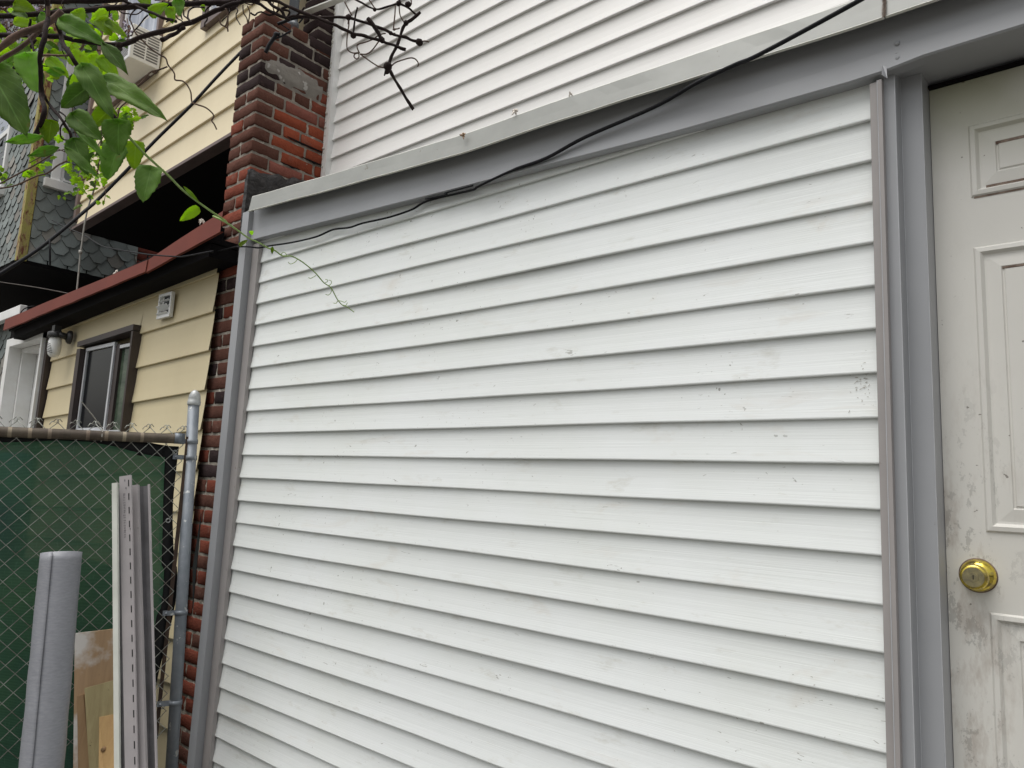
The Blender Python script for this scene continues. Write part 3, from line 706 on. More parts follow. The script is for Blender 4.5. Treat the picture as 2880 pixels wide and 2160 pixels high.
w = MB(); w.box(-4.84, wx1-.03, .078, .080, wz0+.03, wz1-.06); w.build('pane', M['glassreflect'], wf)
w = MB(); w.box(-4.86, -4.80, .062, .085, wz0+.034, wz1-.055); w.build('mullion', M['brown'], wf)
# exhaust vent cover
v = MB(); vx0, vx1, vz0, vz1 = -4.265, -4.105, .868, 1.012
frame(v, vx0, vx1, vz0, vz1, .034, .050, .017); v.box(vx0, vx1, .050, .054, vz0, vz1)
for i, (z, tilt) in enumerate(((.978, .2), (.938, .9), (.902, .5))):
    v.obox(((vx0+vx1)/2-.004, .032, z-.012), (.064, 0, .002*tilt), (0, .012*tilt+.002, -.014*tilt), (0, .0006, .0012))
vo = v.build('vent_cover', M['whiteplastic'], yh); v = MB(); v.lathe((-4.185, .050, .975), (0, -1, 0), [(.036, 0), (.036, .0025), (.03, .003)], 20); v.box(vx0+.02, vx1-.02, .0485, .0495, vz0+.02, .938); v.build('vent_opening', M['glassdark'], vo)
# upper windows
def upwin(x0, x1, z0, z1, name='upper_window'):
    m = MB(); m.box(x0-.06, x0, .27, .33, z0-.05, z1); m.box(x1, x1+.035, .27, .33, z0-.03, z1); m.box(x0-.06, x1+.035, .268, .33, z0-.05, z0, sl=SL)
    o = m.build(name, M['brown_trim'], yh)
    m = MB(); frame(m, x0, x1, z0+.02, z1, .285, .31, .03); m.build('sash', M['whiteplastic'], o)
    m = MB(); m.box(x0+.03, x1-.03, .300, .303, z0+.05, z1-.03); m.build('curtain', M['curtain'], o); return o
upwin(-6.10, -5.40, 2.95, 4.3); upwin(-4.60, -4.10, 3.02, 4.1)
# black strip filling the wedge between the brick and the siding
s = MB(); a = dep(574, 1560, 3.75); s.add([onY(*r4(1565, 1230), .055), onY(*r4(1500, 1650), .05), onY(*r5(1500, 420), .05), onY(*r5(1540, 0), .05)], [(0, 1, 2, 3)]); s.build('black_strip', M['slate_dk'], yh, thick=.003)

# wall lamp
lp = thing('wall_lamp', 'black wall lamp with white caged bulb beside the neighbour\'s door', 'lamp', (-5.70, .0, .80))
bp = onY(970/4.88, 640+1510/4.88, .045)
s = MB(); s.lathe(bp, (0, -1, 0), [(.048, 0), (.047, .012), (.038, .022), (.02, .03)], 24); s.tube([bp+Vector((0, -.025, 0)), bp+Vector((-.015, -.06, .012)), bp+Vector((-.045, -.075, .03))], [.024, .019, .016], 14)
s.build('wall_mount', M['mount'], lp)
hc = dep(770/4.88, 640+1470/4.88, (bp-CAM).dot(CF)-.02)
s = MB(); s.lathe(hc, (0, 0, 1), [(.050, -.022), (.052, -.018), (.052, .012), (.044, .018), (.02, .020), (.02, .022)], 28); s.box(hc.x-.026, hc.x+.026, hc.y-.022, hc.y+.022, hc.z+.02, hc.z+.062); s.tube([hc, hc+Vector((.05, .03, -.005)), bp+Vector((-.04, -.06, .03))], .015, 12)
s.build('collar', M['mount'], lp)
s = MB(); s.lathe(hc, (0, 0, -1), [(.030, .015), (.036, .03), (.041, .055), (.042, .085), (.041, .115), (.036, .140), (.024, .155), (.01, .160)], 28); gb = s.build('bulb_cage', M['whiteplastic'], lp)
s = MB()
for q in range(7):
    for sgn in (1,):
        zb = .042+.0125*q; pts = []
        for i in range(9):
            a = math.radians(-150+q*6+i*11); rr = (.0372 if zb < .05 else .0418)+.0006
            pts.append(hc+Vector((rr*math.cos(a), rr*math.sin(a), -(zb+.0022*i))))
        s.tube(pts, .0019, 5)
s.build('vent_slots', M['mount'], gb)

# air conditioner in the upper window
ac = thing('air_conditioner', 'white louvred window air conditioner jutting from the upper window of the yellow house', 'air conditioner', (-5.53, .19, 2.93))
AX0, AX1, AY0, AY1, AZ0, AZ1 = -5.74, -5.33, .085, .30, 2.925, 3.19
s = MB(); s.box(AX0, AX1, AY0, AY1, AZ0, AZ1); s.build('casing', M['whiteplastic'], ac, bevel=.006)
s = MB()
for i in range(10):
    z = AZ0+.03+i*.0215
    for (a, b) in ((AY0+.025, (AY0+AY1)/2-.006), ((AY0+AY1)/2+.006, AY1-.02)): s.box(AX1-.002, AX1+.0015, a, b, z, z+.0115)
for i in range(16): s.box(AX0+.03, AX1-.03, AY0-.0015, AY0+.002, AZ0+.03+i*.0133, AZ0+.036+i*.0133)
s.build('louvre_slots', M['strip_dark'], ac)

# ------------------------------------------------------------------ shingle house
sh = thing('shingle_house', 'grey green hexagon shingled house bay with peeling corner board, farthest left', 'house', (-7.8, .5, -H))
SX, SY = -7.0, .03; SZ = 1.700
RS = random.Random(21)
def hexshingles(mb, org, du, u0, u1, z0, z1, nrm, w=.153, ex=.083):
    row = 0; z = z0; zc = z0+.05
    org = Vector(org); du = Vector(du); nrm = Vector(nrm)
    while z < z1:
        u = u0-w+(w/2 if row % 2 else 0)
        while u < u1:
            c = RS.uniform(.75, 1.2); base = (.20*c, .225*c, .22*c) if RS.random() < .85 else (.235*c, .225*c, .205*c)
            a, b = u+.005, u+w-.005; h = ex*2.05; cut = w*.27
            zj = z+RS.uniform(-.004, .004); la = RS.uniform(.009, .015); lb = la+RS.uniform(-.002, .003)
            if RS.random() < .05: la += .012
            pts = [(a+cut, zj, la), (b-cut, zj, lb), (b, zj+ex*.62, lb*.6), (b, zj+h, .0), (a, zj+h, .0), (a, zj+ex*.62, la*.6)]
            if a >= u0-.002 or b <= u1+.002:
                cl = [(min(max(p[0], u0), u1), max(p[1], zc), p[2]) for p in pts]
                if max(p[0] for p in cl)-min(p[0] for p in cl) > .01:
                    f_ = [org+du*p[0]+UP*p[1]+nrm*(p[2]+.001) for p in cl]; bk = [q-nrm*.006-UP*.003 for q in f_]
                    mb.add(f_+bk, [(0, 1, 2, 3, 4, 5)], 0, False, base)
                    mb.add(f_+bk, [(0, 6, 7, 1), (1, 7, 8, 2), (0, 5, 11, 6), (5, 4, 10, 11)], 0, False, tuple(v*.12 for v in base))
            u += w
        z += ex; row += 1
s = MB(); hexshingles(s, (SX, SY, 0), (0, 1, 0), .055, .92, SZ-.05, 4.9, (1, 0, 0))
s.build('side_shingles', M['shingle'], sh)
s = MB(); hexshingles(s, (SX, SY, 0), (-1, 0, 0), .045, 1.6, SZ-.05, 4.9, (0, -1, 0))
s.build('front_shingles', M['shingle'], sh)
s = MB(); s.box(-10, SX-.003, SY+.003, 1.7, SZ, 5.0); s.build('wall_core', M['slate_dk'], sh)
s = MB(); s.box(-10, SX+.005, SY-.004, 1.7, SZ-.03, SZ-.002); s.box(-10, SX-.3, 1.25, 1.3, -H, SZ-.03); s.build('bay_soffit', M['deep_shade'], sh)
s = MB(); s.box(SX-.052, SX+.016, SY-.018, SY+.052, SZ-.012, 5.0); s.build('corner_board', M['cornerboard'], sh, bevel=.004)
# windows: one in the side face, one in the front face
s = MB(); ya, yb, za, zb_ = .17, .78, 2.44, 3.64
s.box(SX-.01, SX+.03, ya, ya+.07, za, zb_); s.box(SX-.01, SX+.03, yb, yb+.07, za, zb_); s.box(SX-.01, SX+.03, ya, yb+.07, zb_-.07, zb_); s.box(SX-.01, SX+.055, ya-.05, yb+.1, za-.075, za)
s.box(SX-.008, SX+.012, ya+.07, ya+.10, za, zb_-.07); s.box(SX-.008, SX+.012, ya+.1, yb, za+.025, za+.06); s.box(SX-.008, SX+.012, ya+.1, yb, 3.05, 3.09)
wo_ = s.build('window', M['trimwhite'], sh, bevel=.003); s = MB(); s.box(SX+.001, SX+.004, ya+.09, yb, za, zb_-.05); s.build('pane', M['glassdark'], wo_)
fx1 = onY(*r1(100, 1180), SY).x; fzb = onY(*r1(60, 1560), SY).z
s = MB(); s.box(fx1-.05, fx1, SY-.035, SY+.01, fzb, 3.9); s.box(fx1-1.0, fx1-.05, SY-.035, SY+.01, 3.83, 3.9); s.box(fx1-1.0, fx1+.04, SY-.065, SY+.01, fzb-.07, fzb); s.box(fx1-1, fx1-.05, SY-.02, SY+.0, 3.05, 3.1)
wo_ = s.build('window', M['trimwhite'], sh, bevel=.003); s = MB(); s.box(fx1-1, fx1-.05, SY-.012, SY-.008, fzb, 3.05); s.build('pane', M['glassdark'], wo_)
s = MB(); s.box(fx1-1, fx1-.05, SY-.012, SY-.008, 3.1, 3.85); s.build('curtain', M['curtain'], wo_)
# brick return behind the shingles, lower fascia and lower wall
s = MB(); z = 1.5; k = 0
while z < 3.0:
    y = .945 if k % 2 else .945-.1
    while y < 1.5:
        RB.random(); c = .8+.4*RB.random(); brick(s, SX-.1, SX-.0, max(y, .945), y+.2, z, z+.0655, (.17*c, .05*c, .038*c)); y += .21
    z += .075; k += 1
s.build('brick_return', M['brick'], sh)
s = MB(); s.box(SX-.1, SX-.006, .94, 1.55, 1.4, 3.1); s.build('brick_mortar', M['mortar'], sh)
s = MB(); s.box(-9, -6.60, -.02, .03, 1.165, 1.240, sl=.01, xr=-7.19); s.build('lower_fascia', M['trimwhite'], sh, bevel=.004)
s = MB(); s.box(-9, -6.64, .0, 1.28, 1.20, 1.228, sl=.01, xr=-7.19); s.build('lower_roof', M['roof'], sh)
s = MB(); hexshingles(s, (-6.96, .10, 0), (-1, 0, 0), 0, 1.8, -H, 1.14, (0, -1, 0)); s.build('lower_shingles', M['shingle'], sh)
s = MB(); s.box(-9, -6.965, .105, .4, -H, 1.19); s.build('lower_wall', M['slate_dk'], sh)

# ------------------------------------------------------------------ chain link fence
FD = 3.3
Pp = dep(*gg(2120, 520), FD); Pp.z = 0
q = dep(*gg(1990, 530), FD-.02)
Q = onZ(*gg(0, 410), .156); Qs = CAM+(Q-CAM)*.92
fdir = Vector((Qs.x-Pp.x, Qs.y-Pp.y, 0)).normalized(); fn = Vector((-fdir.y, fdir.x, 0))
if fn.dot(CAM-Pp) < 0: fn = -fn
def fp(u, z, o=0.0): return Vector((Pp.x, Pp.y, 0))+fdir*u+fn*o+UP*z+_R*(.045*(.25-z))   # the old fence leans
RZ = lambda u: .150-.030*u
fe = thing('chain_link_fence', 'chain link fence with galvanised end post and stained top rail', 'fence', (Pp.x, Pp.y, -H))
topz = dep(*gg(2140, 40), FD).z
s = MB(); s.tube([fp(0, -H), fp(0, topz-.03)], .0243, 24); po = s.build('post', M['galv'], fe)
s = MB(); s.lathe(fp(0, topz-.045), UP, [(.0275, 0), (.0282, .004), (.0282, .018), (.0262, .020), (.0262, .030), (.0235, .046), (.017, .060), (.008, .068), (.002, .070)], 24); s.build('post_cap', M['galv_light'], po)
s = MB(); n = 110
pts = [fp(.045+1.5*i/n, RZ(.045+1.5*i/n)) for i in range(n+1)]
s.tube(pts, .0215, 16)
# pale rings of paint left where the wires cover the pipe
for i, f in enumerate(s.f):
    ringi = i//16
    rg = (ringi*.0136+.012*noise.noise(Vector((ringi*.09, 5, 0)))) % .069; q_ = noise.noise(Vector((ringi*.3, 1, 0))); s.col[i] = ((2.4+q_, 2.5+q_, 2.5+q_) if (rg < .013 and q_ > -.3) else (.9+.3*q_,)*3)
s.build('top_rail', M['rail'], fe)
s = MB(); s.tube([fp(.042, RZ(0)), fp(.072, RZ(0))], .0245, 18); s.obox(fp(.036, RZ(0)), fdir*.008, fn*.004, UP*.024); s.build('rail_cup', M['galv'], fe)
def band(z, tip=.055):
    s = MB(); s.tube([fp(0, z-.010), fp(0, z+.010)], .0272, 24); s.obox(fp(.045, z, .006), fdir*.028, fn*.0015, UP*.010); s.obox(fp(.045, z, -.004), fdir*.028, fn*.0015, UP*.010)
    s.tube([fp(tip+.006, z, .016), fp(tip+.006, z, -.014)], .0052, 8); return s.build('brace_band', M['galv'], fe)
for pz in (gg(2125, 562), gg(2125, 742), r5(1430, 415), r5(1400, 1065)):
    band(dep(pz[0], pz[1], FD).z)
# tension bar
s = MB(); s.obox(fp(.042, (RZ(0)+.01-1.12)/2, 0), fdir*.008, fn*.0025, UP*((RZ(0)+.01+1.12)/2)); s.build('tension_bar', M['rustwire'], fe)
# woven wire
wv = MB(); PW = .0690; HH = .0705; UM = 1.45; ztop_ = .196
ncol = int(UM/PW)
for i in range(ncol):
    uc = .052+PW*i; pts = []; nseg = int((ztop_+1.15)/(HH/2)); tz = ztop_-.012*uc*2+RZ(0)*0
    pts.append(fp(uc+.012, tz-.012, .010)); pts.append(fp(uc+.004, tz+.001, .008))
    for j in range(nseg):
        zj = tz-(HH/2)*j-.002
        side = (-1)**j
        uo = 0 if j == 0 else side*PW/4
        ujit = RS.uniform(-.0008, .0008)
        pts.append(fp(uc+PW/4*(1 if j % 2 else -1)+ujit, zj, .0045+(.0022 if j % 2 else -.0022)))
    wv.tube(pts, .0020, 6)
    pts = [fp(uc+PW/2-.010, tz-.010, .013), fp(uc+PW/2-PW/4-.004, tz+.0035, .012), fp(uc+PW/4-.004, tz-.004, .010)]
# keep the zigzags hooked to each other: second family mirrored
for i in range(ncol):
    uc = .052+PW*(i+.5); pts = []; nseg = int((ztop_+1.15)/(HH/2)); tz = ztop_-.012*uc*2
    pts.append(fp(uc-.020, tz-.012, .010)); pts.append(fp(uc-.016, tz+.001, .008))
    for j in range(nseg):
        zj = tz-(HH/2)*j-.002
        pts.append(fp(uc-PW/4*(1 if j % 2 == 0 else -1)*(1)+0, zj, .0045-(.0022 if j % 2 else -.0022)) if False else fp(uc+PW/4*(1 if j % 2 == 0 else -1)-PW*0, zj-0, .0045+(.0022 if j % 2 == 0 else -.0022)))
    wv.tube(pts[2:], .0020, 6)
# barbed twists on the top edge
for i in range(ncol):
    uc = .052+PW*(i+.0)+PW/4*0-.0; tz = ztop_-.024*uc
    for dd in (-1, 1):
        a = fp(uc-PW/4+dd*.003, tz-.006, .006); wv.tube([a, fp(uc-PW/4+dd*.002, tz+.010, .004), fp(uc-PW/4-dd*.006, tz+.013, .002), fp(uc-PW/4-dd*.016, tz+.002, .0)], .0017, 6)
tag(wv.build('wire_mesh', M['wire'], fe))
# cable ties on the rail and along the edge
tt = fp(.355, RZ(.355)); tie = MB(); b = dep(*gg(905, 118), 2.93); a = tt+Vector((0, 0, .03)); tie.tube([a+UP*0, tt+fn*.024, tt-UP*.024, tt-fn*.024, a, (a+b)/2+Vector((0, 0, .002)), b], [.0026]*5+[.0026, .0022], 6)
tag(tie.build('cable_tie', M['rope']), 'long pale cable tie sticking up from the fence rail', 'cable tie')
# privacy screen
ps = thing('privacy_screen', 'green knitted privacy screen with black hem tied inside the chain link fence', 'privacy screen', (fp(.6, 0).x, fp(.6, 0).y, -H))
def stop(u): # top edge of the green cloth
    pts = [(.0, .040), (.085, .062), (.16, .068), (.24, .084), (.30, .098), (.40, .112), (.52, .108), (.62, .095), (.72, .085), (1.5, .06)]
    for (a, za), (b, zb) in zip(pts, pts[1:]):
        if u <= b: return za+(zb-za)*(u-a)/(b-a)
    return .06
def sedge(z): # right-hand edge of the green cloth (distance from the post)
    return .096+.020*math.sin((z+.2)*5.1)*(.4 if z > -.4 else 1)+(0 if z > -.5 else .035*(-.5-z))
s = MB(); nu, nz = 50, 60; vs_ = []
for i in range(nu+1):
    for j in range(nz+1):
        t = j/nz; zt = stop(.1+1.35*i/nu); z = -1.2+(zt+1.2)*t; u = sedge(z)+(1.45-sedge(z))*i/nu
        o = -.010+.006*noise.noise(Vector((u*7, z*3, 0)))
        vs_.append(fp(u, z, o))
s.add(vs_, [(i*(nz+1)+j, (i+1)*(nz+1)+j, (i+1)*(nz+1)+j+1, i*(nz+1)+j+1) for i in range(nu) for j in range(nz)], 0, True)
s.build('cloth', M['screen'], ps)
s = MB(); vs_ = []
for j in range(nz+1):
    t = j/nz; z = -1.2+(.115+1.2)*t; e = sedge(min(z, .07))
    vs_ += [fp(e+.012, z, -.0125), fp(e-.048-.008*math.sin(z*9), z, -.013)]
s.add(vs_, [(2*j, 2*j+1, 2*j+3, 2*j+2) for j in range(nz)], 0, True)
vs_ = []
for i in range(nu+1):
    u = .06+1.4*i/nu; vs_ += [fp(u, stop(u)-.012, -.0135), fp(u, min(RZ(u)+.0, stop(u)+.045+.03*(.4-min(.4, abs(u-.25)))), -.0145)]
s.add(vs_, [(2*j, 2*j+1, 2*j+3, 2*j+2) for j in range(nu)], 0, True)
s.build('hem', M['screen_hem'], ps, thick=.0008)
def grommet(px, u_off=0):
    r = ray(*px); t = ((fp(0, 0, -.008)-CAM).dot(fn))/r.dot(fn); c = CAM+r*t
    s = MB(); pts = [c+.0085*(math.cos(a)*fdir+math.sin(a)*UP) for a in [2*math.pi*k/14 for k in range(15)]]
    s.tube(pts, .0026, 6, caps=False); return s.build('grommet', M['galv_light'], ps)
for px in (gg(1945, 680), gg(1868, 1437), r5(1310, 200), r5(1288, 707), r5(1262, 1183)): grommet(px)
# things seen dimly through the screen
s = MB(); bx = dep(*gg(640, 1350), 3.55); s.lathe((bx.x, bx.y, -H), UP, [(.26, 0), (.30, .8), (.33, 1.02), (.31, 1.10), (.18, 1.15), (.02, 1.16)], 28)
tag(s.build('trash_bin', M['black'], origin=(bx.x, bx.y, -H)), 'dark round bin showing dimly through the green screen', 'bin')
s = MB(); b0, b1 = fp(.60, 0, -.16), fp(1.4, 0, -.25); n = 24; vs_ = []
for i in range(n+1):
    p = b0+(b1-b0)*i/n+fn*.03*math.sin(i*1.3); vs_ += [Vector((p.x, p.y, -1.2)), Vector((p.x, p.y, .05))]
s.add(vs_, [(2*i, 2*i+1, 2*i+3, 2*i+2) for i in range(n)], 0, True)
tag(s.build('tarp', M['teal'], thick=.003), 'blue green tarp hanging behind the left end of the green screen', 'tarp')

# ------------------------------------------------------------------ things leaning on the fence
def lean(top, bot, d_top, d_bot):
    a = dep(top[0], top[1], d_top); b = dep(bot[0], bot[1], d_bot)
    d = (b-a); t = (-H+.002-a.z)/d.z; return a, a+d*t
# grey roll
a, b = lean(r4(480, 1535), r5(330, 1640), 2.83, 2.62)
d = (b-a).normalized(); side = d.cross(CF).normalized(); fr = side.cross(d).normalized()
s = MB(); n = 40; L = (b-a).length; nl = 40; vs_ = []
for j in range(nl+1):
    for i in range(n+1):
        th = (math.pi*.42 if fr.dot(CF) < 0 else -math.pi*.58)+2*math.pi*1.06*i/n; r = .0655+.006*i/n+noise.noise(Vector((th*1.2, j*.35, 0)))*.0016+(.002*max(0, 1-abs(i-n)/2.5))*abs(noise.noise(Vector((j*.4, 3, 0))))*3
        vs_.append(a+d*(L*j/nl)+r*(math.cos(th)*side+math.sin(th)*fr))
s.add(vs_, [(j*(n+1)+i, j*(n+1)+i+1, (j+1)*(n+1)+i+1, (j+1)*(n+1)+i) for j in range(nl) for i in range(n)], 0, True)
tag(s.build('sheet_roll', M['pipe'], origin=b, thick=.002), 'fat grey roll of sheet leaning on the green screened fence', 'roll')
# wood pieces
def board(pts_top, pts_bot, dt, db, th, mat, name, label, skew=None):
    (tl, tr), (bl, br) = pts_top, pts_bot
    A = dep(*tl, dt); B = dep(*tr, dt); Cc = dep(*bl, db); D_ = dep(*br, db)
    def ext(p, q): dd = q-p; t = (-H+.003-p.z)/dd.z; return p+dd*t
    C2, D2 = ext(A, Cc), ext(B, D_); nrm = (B-A).cross(C2-A).normalized()
    if nrm.dot(CAM-A) < 0: nrm = -nrm
    f_ = [A, B, D2, C2]; bk = [p-nrm*th for p in f_]
    s = MB(); s.add(f_+bk, [(0, 1, 2, 3), (7, 6, 5, 4), (0, 4, 5, 1), (1, 5, 6, 2), (2, 6, 7, 3), (3, 7, 4, 0)])
    return tag(s.build(name, mat, origin=(C2+D2)/2, bevel=.0015), label, 'board')
board((r5(580, 612), r5(925, 572)), (r5(568, 1655), r5(930, 1655)), 2.96, 2.86, .012, M['wood_white'], 'wooden_board', 'widest board with worn white paint at the back of the leaning wood')
board((r5(598, 1100), r5(648, 1085)), (r5(605, 1650), r5(700, 1650)), 2.90, 2.84, .016, M['wood_brown'], 'wooden_board', 'narrow brown plank at the left of the leaning wood')
board((r5(655, 1040), r5(930, 962)), (r5(690, 1650), r5(930, 1650)), 2.89, 2.80, .016, M['wood_green'], 'wooden_board', 'green stained board in the middle of the leaning wood')
board((r5(770, 1262), r5(930, 1232)), (r5(765, 1650), r5(930, 1650)), 2.85, 2.74, .020, M['wood_fresh'], 'wooden_board', 'fresh yellow pine offcut with a knot in front of the leaning wood')
kp = dep(*r5(800, 1518), 2.773)
s = MB(); s.lathe(kp+Vector((0, 0, 0)), -CF, [(.008, -.016), (.008, .0005), (.004, .0008)], 14)
ob = [o for o in sc.objects if o.get('label', '').startswith('fresh yellow')][0]; s.build('knot', M['wood_brown'], ob)
# vinyl strips
def strip(prof, top, bot, dt, db, mat, label, extra=None):
    """prof: list of (s, o) across the strip in metres: s sideways, o toward the viewer"""
    a, b = lean(top, bot, dt, db); d = (b-a).normalized(); sd_ = d.cross(CF).normalized()
    if sd_.dot(CR) < 0: sd_ = -sd_
    fr = sd_.cross(d).normalized()
    if fr.dot(CF) > 0: fr = -fr
    s = MB(); n = len(prof)
    vs_ = [p+sd_*q[0]+fr*q[1] for p in (a, b) for q in prof]
    s.add(vs_, [(i, i+1, n+i+1, n+i) for i in range(n-1)])
    o = tag(s.build('vinyl_strip', mat, origin=b, thick=.0016), label, 'vinyl strip', 'vinyl offcuts leaning on the fence')
    return o, a, b, d, sd_, fr
strip([(-.010, .0), (-.010, .012), (.009, .014), (.009, .003)], gg(1292, 1022), r5(925, 1655), 2.80, 2.60, M['strip_white'], 'narrow cream vinyl strip, leftmost of the upright strips')
strip([(-.008, .008), (-.008, .0), (.009, -.002), (.012, .008)], gg(1331, 1080), r5(962, 1655), 2.84, 2.63, M['strip_dark'], 'dark grey channel strip between the cream and slotted strips')
o, a, b, d, sd_, fr = strip([(-.022, .004), (-.022, .010), (.022, .010), (.0225, .004)], gg(1405, 943), r5(1033, 1655), 2.83, 2.60, M['strip_grey'], 'tallest pinkish grey strip with a row of dark nail slots')
s = MB(); L = (b-a).length; t = .03
while t < L-.02:
    c = a+d*t+sd_*.0135+fr*.0112; s = MB(); s.obox(c, d*.0125, sd_*.0017, fr*.0006); s.build('nail_slot', M['ink'], o); t += .052
s = MB()
for (m, q, h_) in ((-.001, .018, .008), (.003, .048, .006), (.016, .205, .004)): s.obox(a+d*q+sd_*m+fr*.0113, d*h_*.5, sd_*.002, fr*.0004)
rr = random.Random(5); t = .07
while t < .24:
    for w_ in (-.0065, -.0025): s.obox(a+d*t+sd_*(w_+rr.uniform(-.0005, .0005))+fr*.0112, d*rr.uniform(.0012, .0028), sd_*rr.uniform(.0006, .0014), fr*.0003)
    t += rr.uniform(.006, .011)
s.build('printed_mark', M['strip_dark'], o)
strip([(-.012, .006), (-.012, .012), (.013, .013), (.014, .0)], gg(1508, 1048), r5(1120, 1655), 2.86, 2.62, M['strip_grey'], 'plain pinkish grey strip behind the slotted strip')
strip([(-.022, .004), (-.012, -.010), (.010, -.009), (.019, .008), (.0225, .008), (.021, .0)], gg(1608, 1050), r5(1182, 1655), 2.88, 2.64, M['strip_dark'], 'hollow dark grey channel strip, rightmost of the upright strips')
o2, a, b, d, sd_, fr = strip([(.0185, .006), (.0187, .0125), (.0235, .0125), (.0238, .006)], gg(1608, 1046), r5(1182, 1655), 2.88, 2.64, M['strip_grey'], 'thin pale edge strip along the rightmost hollow channel')

# ------------------------------------------------------------------ cables, wires, rope
def spline(pts, k=6):
    pts = [Vector(p) for p in pts]; out = []
    P = [pts[0]]+pts+[pts[-1]]
    for i in range(1, len(P)-2):
        for j in range(k):
            t = j/k; a, b, c, d = P[i-1], P[i], P[i+1], P[i+2]
            out.append(.5*((2*b)+(-a+c)*t+(2*a-5*b+4*c-d)*t*t+(-a+3*b-3*c+d)*t**3))
    out.append(pts[-1]); return out
z4 = lambda a, b: (1200+a/1.8433, b/1.8433)
z5 = lambda a, b: (640+a/2.765, 380+b/2.765)
z7 = lambda a, b: (600+a/5.53, 560+b/5.53)
main = [onY(2500, -50, -.22), onY(*z4(2212, 20), -.16), onY(*z4(1730, 280), -.125), onY(*z4(1600, 335), -.10), onY(*z4(1400, 430), -.07), onY(*z4(1180, 555), -.05), onY(*z4(820, 712), -.04), onY(*z4(620, 820), -.035), onY(*z4(440, 885), -.033), onY(*z4(270, 965), -.03), onY(*z5(1890, 430), -.02), onY(*z5(1560, 510), -.015), onY(*z5(1430, 580), -.012), onY(*z5(1250, 640), -.012), onY(*z5(1050, 685), -.012), onY(*z5(950, 718), -.012), onY(*z5(820, 735), -.012), onY(*z5(690, 790), -.012), onY(*z5(500, 835), -.012), onY(*z5(330, 860), -.015), onY(*z5(245, 876), -.03), onY(*z5(170, 868), -.055), onY(*z5(90, 868), -.058), onY(*z7(330, 745), -.04), onY(*z7(0, 830), -.02),
        onY(*r3(1700, 650), -.12), onY(*r3(1480, 690), -.13), onY(*r3(1400, 690), -.14), onY(*r3(1200, 675), -.13), onY(*r3(980, 640), -.10), onY(*r3(820, 605), -.05), onY(*r3(680, 520), .0), onY(*r3(530, 455), .05), onY(*r3(420, 400), .10)]
s = MB(); mp = spline(main, 6); nm = len(mp)
s.tube(mp, [.0056 if i < nm*.24 else (.0042 if i < nm*.66 else .0038) for i in range(nm)], 8)
tag(s.build('cable', M['black']), 'thin black cable running along the white siding under the grey fascia', 'cable')
s = MB(); p = [onY(*z4(240, 962), -.028), onY(*z4(100, 1000), -.028), onY(*z5(1700, 462), -.027), onY(*z5(1540, 497), -.022)]; s.tube(spline(p), .003, 6)
tag(s.build('wire', M['black']), 'short second wire beside the black cable below the fascia', 'wire')
over = [dep(*r1(2040, 400), 4.35), dep(*r1(1990, 452), 4.3), dep(*r1(1800, 650), 4.2), dep(*r1(1580, 890), 4.1), dep(*r1(1300, 1165), 4.0), dep(*r1(1090, 1385), 3.9), dep(*r1(820, 1659), 3.8), dep(*r3(700, 310), 3.7), dep(*r3(350, 600), 3.5), dep(*r3(0, 830), 3.35), dep(-160, 860, 3.2)]
s = MB(); s.tube(spline(over), .0086, 10); tag(s.build('cable', M['black']), 'thick black service cable slanting down in front of the yellow house', 'cable')
s = MB(); s.tube(spline([dep(*r3(790, 60), 4.78), dep(*r3(700, 330), 4.78), dep(*r3(650, 650), 4.78), dep(*r3(635, 800), 4.78), dep(*r3(618, 970), 4.78), dep(*r3(612, 1010), 4.78)]), .0052, 8)
s.tube([dep(*r3(648, 640), 4.78), dep(*r3(645, 670), 4.78)], .010, 8)
tag(s.build('rope', M['rope']), 'pale rope hanging down from the creeper in front of the shingles', 'rope')
s = MB(); s.tube([dep(*r3(400, 555), 3.5), dep(*r3(402, 660), 3.5), dep(*r3(403, 765), 3.5)], .0042, 6); tag(s.build('wire', M['black']), 'short black wire end hanging below the thick cable', 'wire')
s = MB(); s.tube(spline([dep(-60, 780, 5), dep(*r3(0, 895), 5), dep(*r3(300, 940), 5), dep(*r3(570, 992), 5), dep(*r3(640, 1010), 5.05)]), .003, 6); tag(s.build('clothesline', M['twine']), 'thin grey line stretched across the dark opening under the shingled bay', 'line')
s = MB(); s.tube(spline([dep(*r3(160, 1155), 5.5), dep(*r3(190, 1115), 5.5), dep(*r3(250, 1092), 5.5), dep(*r3(290, 1098), 5.52), dep(*r3(260, 1120), 5.5)]), .004, 6); tag(s.build('wire', M['black']), 'loop of black wire curled above the left end of the red roof edge', 'wire')

